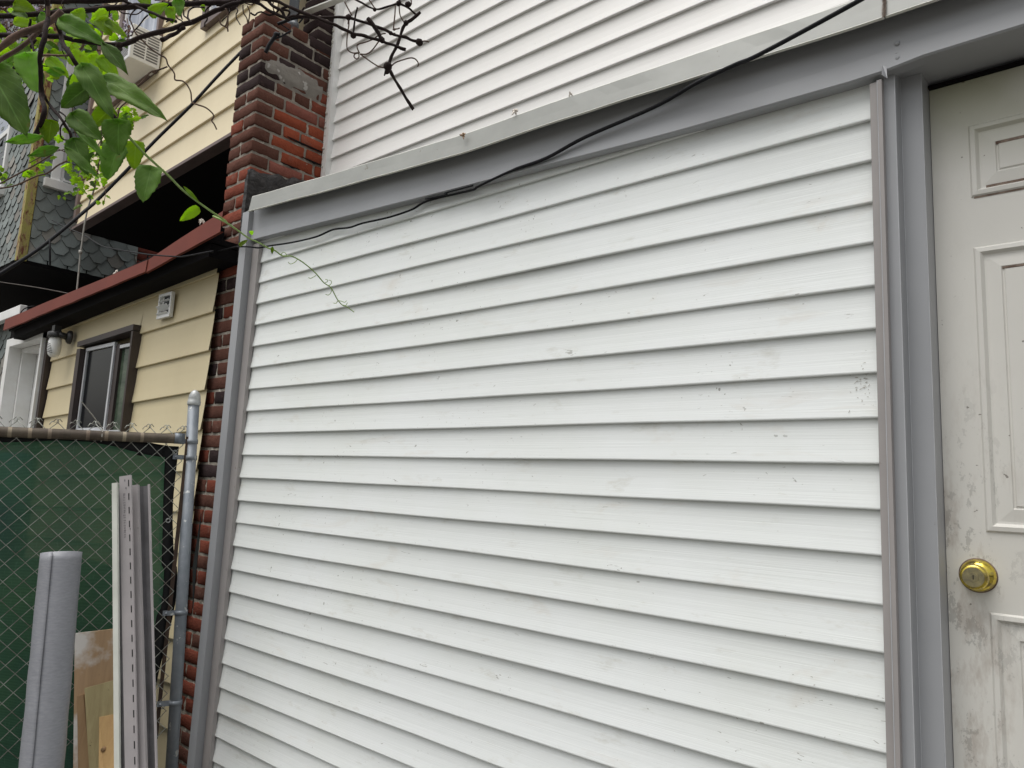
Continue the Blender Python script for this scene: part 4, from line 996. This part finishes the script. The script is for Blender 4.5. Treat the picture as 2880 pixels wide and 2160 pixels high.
# ------------------------------------------------------------------ vines
def leafmesh(mb, base, tip, wpx, depth, mi=0, tint=(1, 1, 1), shape='ovate', roll=0.0, curl=.12, tz=0.0):
    B = dep(base[0], base[1], depth); T = dep(tip[0], tip[1], depth+tz)
    ax = (T-B); L = ax.length; ax.normalize(); wid = wpx*depth/F/2/max(.35, math.cos(roll))
    sd_ = ax.cross(CF).normalized(); nr = sd_.cross(ax).normalized()
    s2 = sd_*math.cos(roll)+nr*math.sin(roll); nr = s2.cross(ax).normalized()
    if nr.dot(CF) > 0: nr = -nr
    NU, NV = 18, 6; vs_ = []; uv = []; sd0 = random.random()*30
    for i in range(NU+1):
        t = i/NU
        if shape == 'ovate': w = math.sin(math.pi*t**.62)**.62*(1.04-.22*t) if t < .9 else math.sin(math.pi*.9**.62)**.62*.84*((1-t)/.1)**.9
        elif shape == 'heart': w = (math.sin(math.pi*min(1, t**.56))**.48)*(1.05-.15*t)
        elif shape == 'lance': w = math.sin(math.pi*t**.8)**1.1
        else: w = (.55+.45*abs(math.sin(t*math.pi*2.4+.5)))*math.sin(math.pi*t**.7)**.7
        w *= 1+.12*noise.noise(Vector((t*9, sd0, 0)))
        for j in range(NV+1):
            v = (j/NV-.5)*2
            back = -.10*abs(v)*L*(1-t)*(1 if shape == 'heart' else .3)
            fold = abs(v)**1.3*wid*.28; cv = curl*L*(-(t-.4)**2*1.6); wav = .05*L*noise.noise(Vector((t*3.5+sd0, v*2.2, 1)))+.012*L*noise.noise(Vector((t*11+sd0, v*6, 5)))
            e = 1+(.05*math.sin(t*46) if abs(v) == 1 else 0)
            vs_.append(B+ax*(t*L+back)+s2*(v*w*wid*e)+nr*(fold+cv+wav)); uv.append((t, j/NV))
    mb.add(vs_, [(i*(NV+1)+j, (i+1)*(NV+1)+j, (i+1)*(NV+1)+j+1, i*(NV+1)+j+1) for i in range(NU) for j in range(NV)], mi, True, tint, uv)
vn = thing('leafy_vine', 'broad leaved green vine hanging from above at the top left with a long green shoot', 'vine', dep(*r1(300, 0), 1.9))
stems = [([(-80, 140), (0, 135), (520, 100), (1000, 62), (1400, 45), (1750, 25), (2150, 0)], 1.95, .0062), ([(-80, 30), (300, 10), (700, 5), (1050, -12)], 2.05, .007),
         ([(-80, 300), (0, 300), (230, 292), (450, 303), (700, 345), (1000, 368), (1150, 320), (1300, 270), (1580, 190), (1850, 70), (2100, -15)], 1.8, .0050),
         ([(1350, 332), (1440, 290), (1530, 225)], 1.81, .0045), ([(980, -20), (1120, 50), (1250, 105), (1370, 155), (1470, 175)], 1.9, .003),
         ([(390, -20), (395, 100), (385, 250), (335, 470), (345, 650), (350, 800), (372, 900), (340, 1010), (300, 1125)], 1.6, .0042),
         ([(480, 190), (500, 290), (540, 390), (620, 510), (700, 640), (790, 790), (880, 900), (980, 1015)], 1.55, .0040),
         ([(340, 760), (400, 860), (480, 960), (530, 1030), (580, 1110), (600, 1200), (640, 1260)], 1.7, .0028),
         ([(1000, 370), (990, 400)], 1.8, .007), ([(250, 160), (240, 250), (262, 350), (300, 500), (320, 640)], 1.75, .0026), ([(590, 1180), (520, 1150), (500, 1060), (550, 990), (490, 930)], 1.72, .0016),
         ([(0, 620), (120, 560), (300, 330)], 1.9, .003), ([(-20, 500), (180, 640)], 2, .002), ([(1230, 130), (1130, 250), (1090, 300)], 1.9, .0015), ([(1700, 60), (1600, 60), (1560, 130), (1590, 190)], 1.8, .0018)]
for pts, d0, r in stems:
    P = spline([dep(*r1(*p), d0+.03*math.sin(i*1.7)) for i, p in enumerate(pts)], 6)
    P = [p+Vector((noise.noise(p*30), noise.noise(p*30+Vector((9, 0, 0))), noise.noise(p*30+Vector((0, 9, 0)))))*.003 for p in P]
    s = MB(); s.tube(P, [r*1.2*(1+.25*noise.noise(p*40)) for p in P], 8); s.build('stem', M['bark'], vn)
for pts, d0, r in [([(-60, 440), (0, 400), (150, 290), (330, 225), (430, 170), (520, 95)], 1.7, .0075), ([(-60, 560), (0, 500), (180, 390), (330, 260), (400, 200)], 1.75, .005), ([(400, 0), (400, 120), (370, 300), (330, 480), (345, 600)], 1.62, .0045), ([(700, 350), (680, 400), (620, 440), (560, 462), (340, 460)], 1.85, .003)]:
    P = spline([dep(*r1(*p), d0) for p in pts], 6); s = MB(); s.tube(P, [r*(1+.25*noise.noise(p*40)) for p in P], 8); s.build('old_stem', M['bark_lt'], vn)
s = MB()
shoot = [dep(*r1(980, 1015), 1.55), dep(*r1(1050, 1110), 1.56), dep(*r1(1110, 1180), 1.58), dep(*r1(1230, 1305), 1.62), dep(*r1(1400, 1460), 1.68), dep(*r1(1530, 1590), 1.74), dep(*r3(1660, 300), 1.82), dep(*r3(1820, 410), 1.88), dep(*z7(0, 265), 1.92), dep(*z7(200, 365), 1.98), dep(*z7(400, 500), 2.04), dep(*z7(540, 600), 2.08), dep(*z7(730, 690), 2.14), dep(*z7(850, 760), 2.17), dep(*z7(960, 800), 2.2), dep(*z7(1080, 885), 2.22), dep(*z7(1200, 885), 2.24), dep(*z7(1300, 925), 2.26), dep(*z7(1430, 1010), 2.28), dep(*z7(1590, 1150), 2.3), dep(*z7(1720, 1300), 2.32), dep(*z7(1830, 1380), 2.34), dep(*z7(1930, 1560), 2.36), dep(*z7(2010, 1650), 2.38), dep(765, 870, 2.39)+Vector((.0, 0, 0)) if False else dep(600+1040/2.765, 500+1005/2.765, 2.40), dep(600+1095/2.765, 500+1045/2.765, 2.41)]
P = spline(shoot, 5); s.tube(P, [.0030-.0015*i/len(P) for i in range(len(P))], 7)
tend = [[(1070, 885), (1060, 850), (1095, 828), (1130, 850), (1135, 880)], [(1310, 935), (1270, 980), (1210, 1008), (1175, 995), (1168, 975)], [(1600, 1185), (1560, 1210), (1510, 1232), (1480, 1218)], [(1740, 1300), (1780, 1280), (1770, 1252), (1740, 1250)], [(1800, 1345), (1835, 1310), (1830, 1270), (1800, 1262)], [(1840, 1395), (1830, 1450), (1790, 1492), (1745, 1480)], [(1940, 1575), (1910, 1620), (1870, 1615)], [(1950, 1580), (2000, 1590), (2040, 1605), (2075, 1580)], [(2010, 1645), (2060, 1655), (2085, 1610)]]
s.build('green_shoot', M['shoot'], vn)
for t_ in tend: s = MB(); s.tube(spline([dep(*z7(*p), 2.3) for p in t_], 5), .0011, 5); s.build('tendril', M['shoot'], vn)
td = [[(1090, 180), (1110, 230), (1130, 275), (1190, 340), (1250, 400), (1320, 450), (1380, 485), (1400, 540), (1440, 590), (1455, 620), (1460, 665), (1520, 675), (1560, 710), (1590, 770), (1600, 850), (1640, 870), (1720, 900), (1780, 960), (1765, 1005), (1785, 1035), (1805, 1078)],
      [(1395, 555), (1330, 580), (1250, 605), (1190, 680), (1110, 740)], [(1110, 740), (1070, 830), (1000, 900), (985, 960), (975, 1012)], [(1110, 800), (960, 790), (780, 800), (660, 850)],
      [(0, 1530), (150, 1450), (300, 1370), (430, 1290)], [(0, 1570), (130, 1545), (300, 1470), (400, 1440), (480, 1380), (560, 1340)], [(1830, 150), (1840, 200), (1890, 230), (1900, 262)], [(1880, 70), (1900, 140), (1880, 220)]]
for t_ in td: s = MB(); s.tube(spline([dep(*r1(*p), 1.8) for p in t_], 6), .0019, 6); s.build('tendril', M['tendril'], vn)
LV = MB()
def L(b, t, w, d, mi=0, c=1.0, shape='ovate', roll=0.0, tz=0.0):
    leafmesh(LV, r1(*b), r1(*t), w/2.963, d, mi, (c, c, c), shape, roll, .12, tz)
L((-90, 560), (225, 1130), 300, 1.30, 0, .85, 'ovate', .5); L((840, 640), (1372, 972), 190, 1.45, 0, 1.05, 'ovate', .3, -.05); L((680, 540), (945, 985), 170, 1.42, 0, 1.1, 'ovate', .5)
L((500, 160), (880, 370), 170, 1.5, 0, 1.25, 'ovate', .2); L((855, 360), (1065, 612), 120, 1.5, 0, .8, 'lance', .4); L((845, 470), (985, 655), 140, 1.6, 1, .75, 'ovate', .2); L((715, 735), (510, 900), 170, 1.55, 0, .8, 'ovate', .3)
L((930, 905), (770, 1050), 170, 1.6, 1, .55, 'heart', .2); L((600, 950), (850, 1170), 190, 1.48, 0, 1.0, 'ovate', .25); L((985, 1020), (985, 1290), 235, 1.5, 0, 1.0, 'heart', .1); L((985, 1225), (895, 1495), 235, 1.56, 0, 1.2, 'heart', -.15)
L((1130, 1195), (1120, 1412), 165, 1.62, 1, .6, 'heart', .1); L((1255, 1410), (1190, 1680), 195, 1.6, 0, 1.15, 'heart', .3, -.03); L((430, 1005), (400, 1195), 165, 1.6, 1, .5, 'ovate', .1); L((355, 1135), (25, 1188), 75, 1.5, 0, 1.5, 'lance', .5)
L((490, 1228), (232, 1300), 80, 1.55, 0, 1.2, 'lance', .4); L((610, 1160), (735, 1460), 160, 1.52, 0, 1.0, 'ovate', .4); L((620, 1050), (885, 1322), 70, 1.5, 0, 1.4, 'lance', .6); L((540, 1230), (820, 1480), 80, 1.5, 0, 1.3, 'lance', .5)
L((700, 630), (590, 740), 120, 1.7, 1, .9, 'heart', .2); L((400, 490), (575, 640), 110, 1.7, 1, .8, 'ovate', .3); L((230, 470), (310, 770), 220, 1.65, 0, 1.7, 'heart', .1); L((540, 600), (380, 600), 80, 1.7, 0, 1.7, 'lance', .3); L((640, 95), (700, 190), 120, 1.8, 1, .8, 'heart', .2)
L((560, 280), (740, 320), 90, 1.8, 1, .9, 'ovate', .3); L((900, 110), (760, 170), 110, 1.85, 1, .9, 'ovate'); L((830, 160), (930, 300), 130, 1.8, 1, .6, 'ovate', .3); L((880, 180), (1060, 310), 80, 1.8, 1, .6, 'ovate', .3); L((120, 30), (300, 90), 130, 1.9, 1, .6, 'ovate'); L((600, 470), (760, 540), 140, 1.8, 1, .85, 'heart')
L((760, 470), (820, 640), 130, 1.85, 1, .9, 'heart'); L((120, 180), (330, 210), 90, 1.9, 1, .9, 'ovate'); L((1180, -40), (1260, 30), 120, 1.9, 1, .7, 'ovate'); L((1250, 130), (1400, 30), 120, 1.9, 1, .75, 'ovate'); L((1420, 60), (1440, 200), 100, 1.9, 1, .8, 'ovate'); L((1690, 40), (1700, 100), 40, 1.9, 1, .7, 'ovate'); L((1490, 0), (1500, 140), 110, 1.95, 0, 1.4, 'ovate')
L((410, 220), (340, 100), 120, 1.85, 0, 1.4, 'ovate'); L((380, 400), (350, 480), 70, 1.9, 1, .9, 'ovate'); L((250, 400), (60, 520), 140, 1.9, 0, 1.4, 'ovate'); L((0, 470), (120, 560), 90, 1.95, 0, 1.6, 'ovate'); L((80, 360), (200, 430), 80, 2.0, 1, .7, 'ovate'); L((300, 330), (380, 420), 90, 2.0, 1, .8, 'ovate'); L((430, 420), (520, 470), 60, 2.0, 1, .8, 'ovate')
RL = random.Random(17)
for i in range(70):
    x = RL.uniform(-60, 1000); y = RL.uniform(90, 760); a = RL.uniform(.2, 2.9); ln = RL.uniform(50, 130)
    if x > 520 and y > 600 and RL.random() < .6: continue
    L((x, y), (x+ln*math.cos(a), y+ln*math.sin(a)), ln*RL.uniform(.5, .8), RL.uniform(1.9, 2.3), 1 if RL.random() < .7 else 0, RL.uniform(.55, 1.0), RL.choice(['ovate', 'heart']), RL.uniform(0, .9))
for i in range(75):
    x = RL.choice([RL.uniform(-40, 1020), RL.gauss(500, 260)]); y = RL.uniform(30, 700); a = RL.uniform(.2, 2.9); ln = RL.uniform(35, 85)
    if x > 560 and y > 520: continue
    L((x, y), (x+ln*math.cos(a), y+ln*math.sin(a)), ln*RL.uniform(.5, .85), RL.uniform(2.1, 2.5), 1, RL.uniform(.75, 1.15), RL.choice(['ovate', 'heart']), RL.uniform(0, .8))
for i in range(26):
    x = RL.uniform(-20, 1900); y = RL.uniform(-20, 60 if x > 900 else 560); a = RL.uniform(-.5, 3.2); pts = [dep(*r1(x, y), 2.0)]
    for k_ in range(RL.randint(4, 8)):
        a += RL.uniform(-.7, .7); x += 38*math.cos(a); y += 30*math.sin(a); pts.append(dep(*r1(x, y), 2.0+RL.uniform(-.03, .03)))
    q = MB(); q.tube(spline(pts, 4), RL.uniform(.0010, .0021), 5); q.build('twig', M['bark'], vn)
# small leaves on the shoot
def L2(b, t, w, d, mi, c, shape='ovate', roll=.3): leafmesh(LV, b, t, w, d, mi, (c, c, c), shape, roll)
L2(r3(1600, 300), r3(1445, 405), 28, 1.8, 1, .8); L2(r3(1480, 130), r3(1610, 262), 10, 1.75, 1, .6, 'lance'); L2(z7(415, 720), z7(530, 640), 14, 2.05, 1, .4, 'heart'); L2(z7(920, 740), z7(912, 860), 9, 2.18, 1, .5, 'lance'); L2(z7(590, 500), z7(600, 560), 11, 2.1, 1, 1.3, 'heart')
LV.build('foliage', [M['leaf'], M['leaf_br']], vn, thick=.0003)
# small creeper
cr = thing('creeper', 'small lobed bright green creeper trailing before the yellow corner and white window sill', 'creeper', dep(*r1(760, 1000), 2.6))
s = MB()
for t_ in [[(900, 700), (860, 860), (850, 1000), (845, 1180), (830, 1330), (800, 1500), (770, 1640)], [(480, 1240), (600, 1290), (700, 1330), (780, 1400), (840, 1480), (860, 1560)], [(620, 800), (600, 980), (640, 1150), (720, 1260)], [(1000, 860), (930, 960), (880, 1100), (800, 1240)], [(860, 1180), (980, 1100), (1050, 960)], [(240, 1360), (400, 1280), (560, 1240)]]:
    s = MB(); s.tube(spline([dep(*r1(*p), 2.6) for p in t_], 5), .0018, 5); s.build('stem', M['tendril'], cr)
s = MB(); s.tube(spline([dep(*r3(835, 120), 2.6), dep(*r3(850, 180), 2.6), dep(*r3(835, 255), 2.6)], 4), .0012, 5)
s.build('stem', M['tendril'], cr)
CL = MB(); RL = random.Random(23)
for i in range(190):
    q = RL.random()
    if q < .25: x, y = RL.gauss(1050, 60), RL.gauss(955, 40)
    elif q < .85: x, y = RL.gauss(720, 110), RL.gauss(1320, 150)
    elif q < .93: x, y = RL.gauss(300, 60), RL.gauss(1350, 40)
    else: x, y = RL.gauss(20, 30), RL.gauss(1460, 40)
    if y < 1000 and x < 930 and q > .25: y += 200
    a = RL.uniform(-.5, 2.6); ln = RL.uniform(28, 80)
    leafmesh(CL, r1(x, y), r1(x+ln*math.cos(a), y+ln*math.sin(a)), ln*.7/2.963, RL.uniform(2.4, 2.8), 1 if RL.random() < .8 else 0, (RL.uniform(.6, 1.0),)*3, 'lobed' if ln > 45 else 'ovate', RL.uniform(0, 1.0))
for (b, t, w) in [((855, 200), (890, 225), 20), ((835, 240), (830, 280), 24), ((790, 140), (700, 165), 20), ((640, 130), (700, 190), 26)]:
    leafmesh(CL, r3(*b), r3(*t), w/2.86, 2.6, 1, (.8, .8, .8), 'lobed', .3)
CL.build('foliage', [M['leaf'], M['leaf_br']], cr, thick=.0003)
# wisteria blossom behind
wi = thing('wisteria', 'fading lilac wisteria blossom clusters among twigs in the top left corner', 'wisteria', dep(*r1(200, 0), 2.7))
RW = random.Random(31)
for (cx, cy, rx, ry, nfl) in [(60, 60, 90, 60, 30), (330, 60, 90, 50, 34), (60, 215, 90, 55, 34), (190, 250, 70, 40, 24), (930, 130, 60, 60, 28), (1060, 245, 40, 70, 20), (640, 330, 60, 90, 16), (780, 440, 40, 60, 12), (40, 100, 80, 60, 10)]:
    s = MB(); p0 = dep(*r1(cx, cy-ry*1.3), 2.7); p1 = dep(*r1(cx+RW.uniform(-20, 20), cy+ry), 2.7); s.tube([p0, (p0+p1)/2+Vector((.01, 0, 0)), p1], .0018, 5)
    for i in range(nfl):
        c = dep(*r1(cx+RW.gauss(0, rx*.55), cy+RW.gauss(0, ry*.55)), 2.7+RW.uniform(-.05, .05))
        if RW.random() < .55:
            for k_ in range(3):
                n_ = Vector((RW.gauss(0, 1), RW.gauss(0, 1), RW.gauss(0, 1))).normalized(); t_ = n_.cross(Vector((RW.gauss(0, 1), RW.gauss(0, 1), 1))).normalized(); b_ = n_.cross(t_)
                r = RW.uniform(.005, .010); s.add([c-t_*r, c-b_*r*.7+n_*r*.3, c+t_*r, c+b_*r*.7+n_*r*.3], [(0, 1, 2, 3)], 1, True)
        else:
            d_ = Vector((RW.gauss(0, 1), RW.gauss(0, 1), RW.gauss(0, 1))).normalized(); s.tube([c, c+d_*.016], [.0016, .0036], 5, 2); s.tube([c, (c+(p0+p1)/2)/2, (p0+p1)/2+(c-(p0+p1)/2)*.3], .0009, 4)
    s.build('flower_cluster', [M['bark_lt'], M['petal'], M['bud']], wi)
# bare dead vine on the right
bv = thing('bare_vine', 'leafless dark vine branches with curled tendrils in front of the chimney top', 'vine', dep(*uu(900, 170), 2.1))
for pts, d0, r in [([(-120, 60), (0, 50), (150, 10), (280, 22), (480, 130), (620, 192), (700, 168), (930, 180), (1100, 178), (1230, 182), (1350, 208), (1480, 250), (1700, 340), (1850, 395), (1985, 440)], 2.1, .0052),
                   ([(-60, 20), (200, -10), (480, 5), (640, 75), (800, 130), (950, 192), (1160, 282), (1310, 352), (1460, 385), (1600, 422), (1730, 470), (1855, 510)], 2.05, .0058), ([(1460, 190), (1520, 280), (1570, 350), (1605, 420)], 2.05, .0068),
                   ([(2000, 122), (1920, 190), (1850, 240), (1800, 350), (1760, 470), (1715, 560), (1680, 650), (1665, 700), (1700, 765), (1780, 900), (1905, 1106), (1925, 1135)], 2.15, .0056), ([(1300, -20), (1420, 45), (1530, 95), (1650, 70), (1775, 40), (1870, 85), (1960, 140)], 2.15, .0035),
                   ([(650, 215), (600, 190), (560, 110), (470, 60), (420, 0)], 2.1, .0055), ([(620, 190), (640, 120), (520, 90), (460, 55)], 2.1, .004), ([(0, 95), (60, 70), (110, 20)], 2.1, .008), ([(560, 90), (630, 65), (690, 80), (760, 120), (830, 140)], 2.08, .004), ([(1775, 45), (1790, -20)], 2.15, .004), ([(700, 170), (770, 110), (800, 70), (780, 95), (760, 140)], 2.08, .003), ([(1310, 350), (1312, 280), (1325, 180), (1345, 80)], 2.05, .0030), ([(240, 130), (285, 155), (310, 135), (360, 122), (430, 152), (490, 140), (530, 100)], 2.1, .0030)]:
    P = spline([dep(*uu(*p), d0) for p in pts], 6); P = [p+Vector((noise.noise(p*30), 0, noise.noise(p*30+Vector((0, 9, 0)))))*.004 for p in P]
    s = MB(); s.tube(P, [r*.82*(1+.28*noise.noise(p*45)) for p in P], 8); s.build('branch', M['bark'], bv)
for (q_, r) in [((1990, 440), .011), ((1305, 370), .009), ((1255, 180), .009), ((1600, 415), .009), ((1660, 690), .013), ((1525, 100), .006), ((1850, 240), .008), ((1775, 35), .008), ((1690, 345), .006), ((1655, 745), .007), ((1868, 48), .009), ((480, 135), .006)]:
    c = dep(*uu(*q_), 2.1); s = MB(); s.lathe(c, (random.uniform(-1, 1), random.uniform(-1, 1), 1), [(r*.3, -r), (r*.9, -r*.4), (r, .2*r), (r*.5, r)], 7); s.build('bud', M['bark'], bv)
for e in ((1635, 660, 1660, 690), (1625, 785, 1650, 720), (1700, 790, 1680, 720)): s = MB(); s.tube([dep(*uu(e[0], e[1]), 2.14), dep(*uu(e[2], e[3]), 2.14)], [.002, .005], 6); s.build('thorn', M['bark'], bv)
for t_ in [[(1215, 20), (1250, 90), (1290, 160)], [(1740, 60), (1735, 150), (1722, 290), (1738, 305), (1725, 312), (1716, 300)], [(1722, 300), (1760, 300), (1785, 290)], [(1780, 55), (1790, 160), (1842, 248)], [(1258, 190), (1258, 260), (1240, 380), (1238, 490), (1260, 530), (1305, 550), (1360, 545)], [(1355, 550), (1320, 560), (1312, 590), (1340, 612), (1362, 590), (1360, 548)],
           [(1368, 548), (1345, 500), (1350, 462), (1420, 440), (1500, 410), (1580, 360), (1640, 345)], [(1372, 560), (1440, 560), (1500, 520), (1560, 440), (1580, 420)], [(1380, 565), (1430, 600), (1500, 650), (1570, 690), (1640, 705)], [(1690, 695), (1740, 650), (1820, 620), (1900, 600), (1950, 615), (1980, 660), (1970, 690)], [(1900, -20), (1905, 40), (1880, 70), (1850, 40)], [(1720, 350), (1740, 345)], [(160, 55), (165, 130), (200, 190), (210, 250)], [(205, 60), (230, 130), (215, 240)], [(1450, -30), (1490, 30), (1530, 90)], [(2010, 430), (2050, 425), (2090, 435)], [(1255, 190), (1250, 250)], [(0, 300), (5, 220), (0, 160)], [(480, 0), (470, 60), (485, 130)], [(190, 0), (270, 20), (250, 50), (180, 30)]]:
    s = MB(); s.tube(spline([dep(*uu(*p), 2.12) for p in t_], 6), .0019, 6); s.build('tendril', M['tendril'], bv)
s = MB()
for pts, r in [([(395, 545), (430, 470), (490, 380), (500, 350), (540, 360)], .0095), ([(490, 400), (560, 375), (660, 318)], .0045), ([(520, 250), (620, 212), (700, 185), (780, 178)], .0075), ([(740, 240), (790, 180)], .004), ([(560, 255), (640, 310)], .003)]:
    P = spline([dep(*uu(*p), 3.6) for p in pts], 5); s.tube(P, r, 8)
tag(s.build('cable', M['black']), 'short black cable stub hooked over the chimney top', 'cable')

# ------------------------------------------------------------------ dried blossoms caught on the roof edges
def blossom(px, size, mat, label, Y=-.068, seed=0):
    rb = random.Random(seed); c = onY(px[0], px[1], Y); s = MB()
    for i in range(9):
        a = rb.uniform(0, 6.28); d_ = Vector((math.cos(a), rb.uniform(-.5, .3), math.sin(a)*.8+.2)).normalized(); ln = size*rb.uniform(.5, 1.0); sdv = d_.cross(Vector((0, 1, .3))).normalized()
        pts = []
        for k_ in range(5):
            t_ = k_/4; w_ = size*.22*math.sin(math.pi*(t_*.85+.08)); q_ = c+d_*ln*t_+Vector((0, rb.uniform(-.1, .1)*size, -size*.25*t_*t_)); pts += [q_-sdv*w_, q_+Vector((0, -size*.08, 0)), q_+sdv*w_]
        s.add(pts, [(k_*3+j, k_*3+j+1, (k_+1)*3+j+1, (k_+1)*3+j) for k_ in range(4) for j in range(2)], 0, True)
    return tag(s.build('dried_blossom', mat, thick=.0004), label, 'blossom', 'dried blossoms on the roof edges')
blossom((1200+185/1.843, 705/1.843), .020, M['cardb'], 'brown dried blossom hanging over the white roof edge, lowest of three', -.078, 1)
blossom((1200+460/1.843, 572/1.843), .019, M['cardw'], 'pale tan dried blossom standing on the white roof edge', -.064, 2)
blossom((1200+745/1.843, 487/1.843), .010, M['cardw'], 'tiny white petal scrap on the white roof edge, highest of three', -.064, 3)
blossom(r3(1625, 405), .030, M['cardw'], 'crumpled whitish blossom above the right end of the red roof edge', -.09, 4)
blossom((1600/4.88, 640+598/4.88), .026, M['cardw'], 'round white blossom on the red roof edge against grey shingles', -.09, 5)
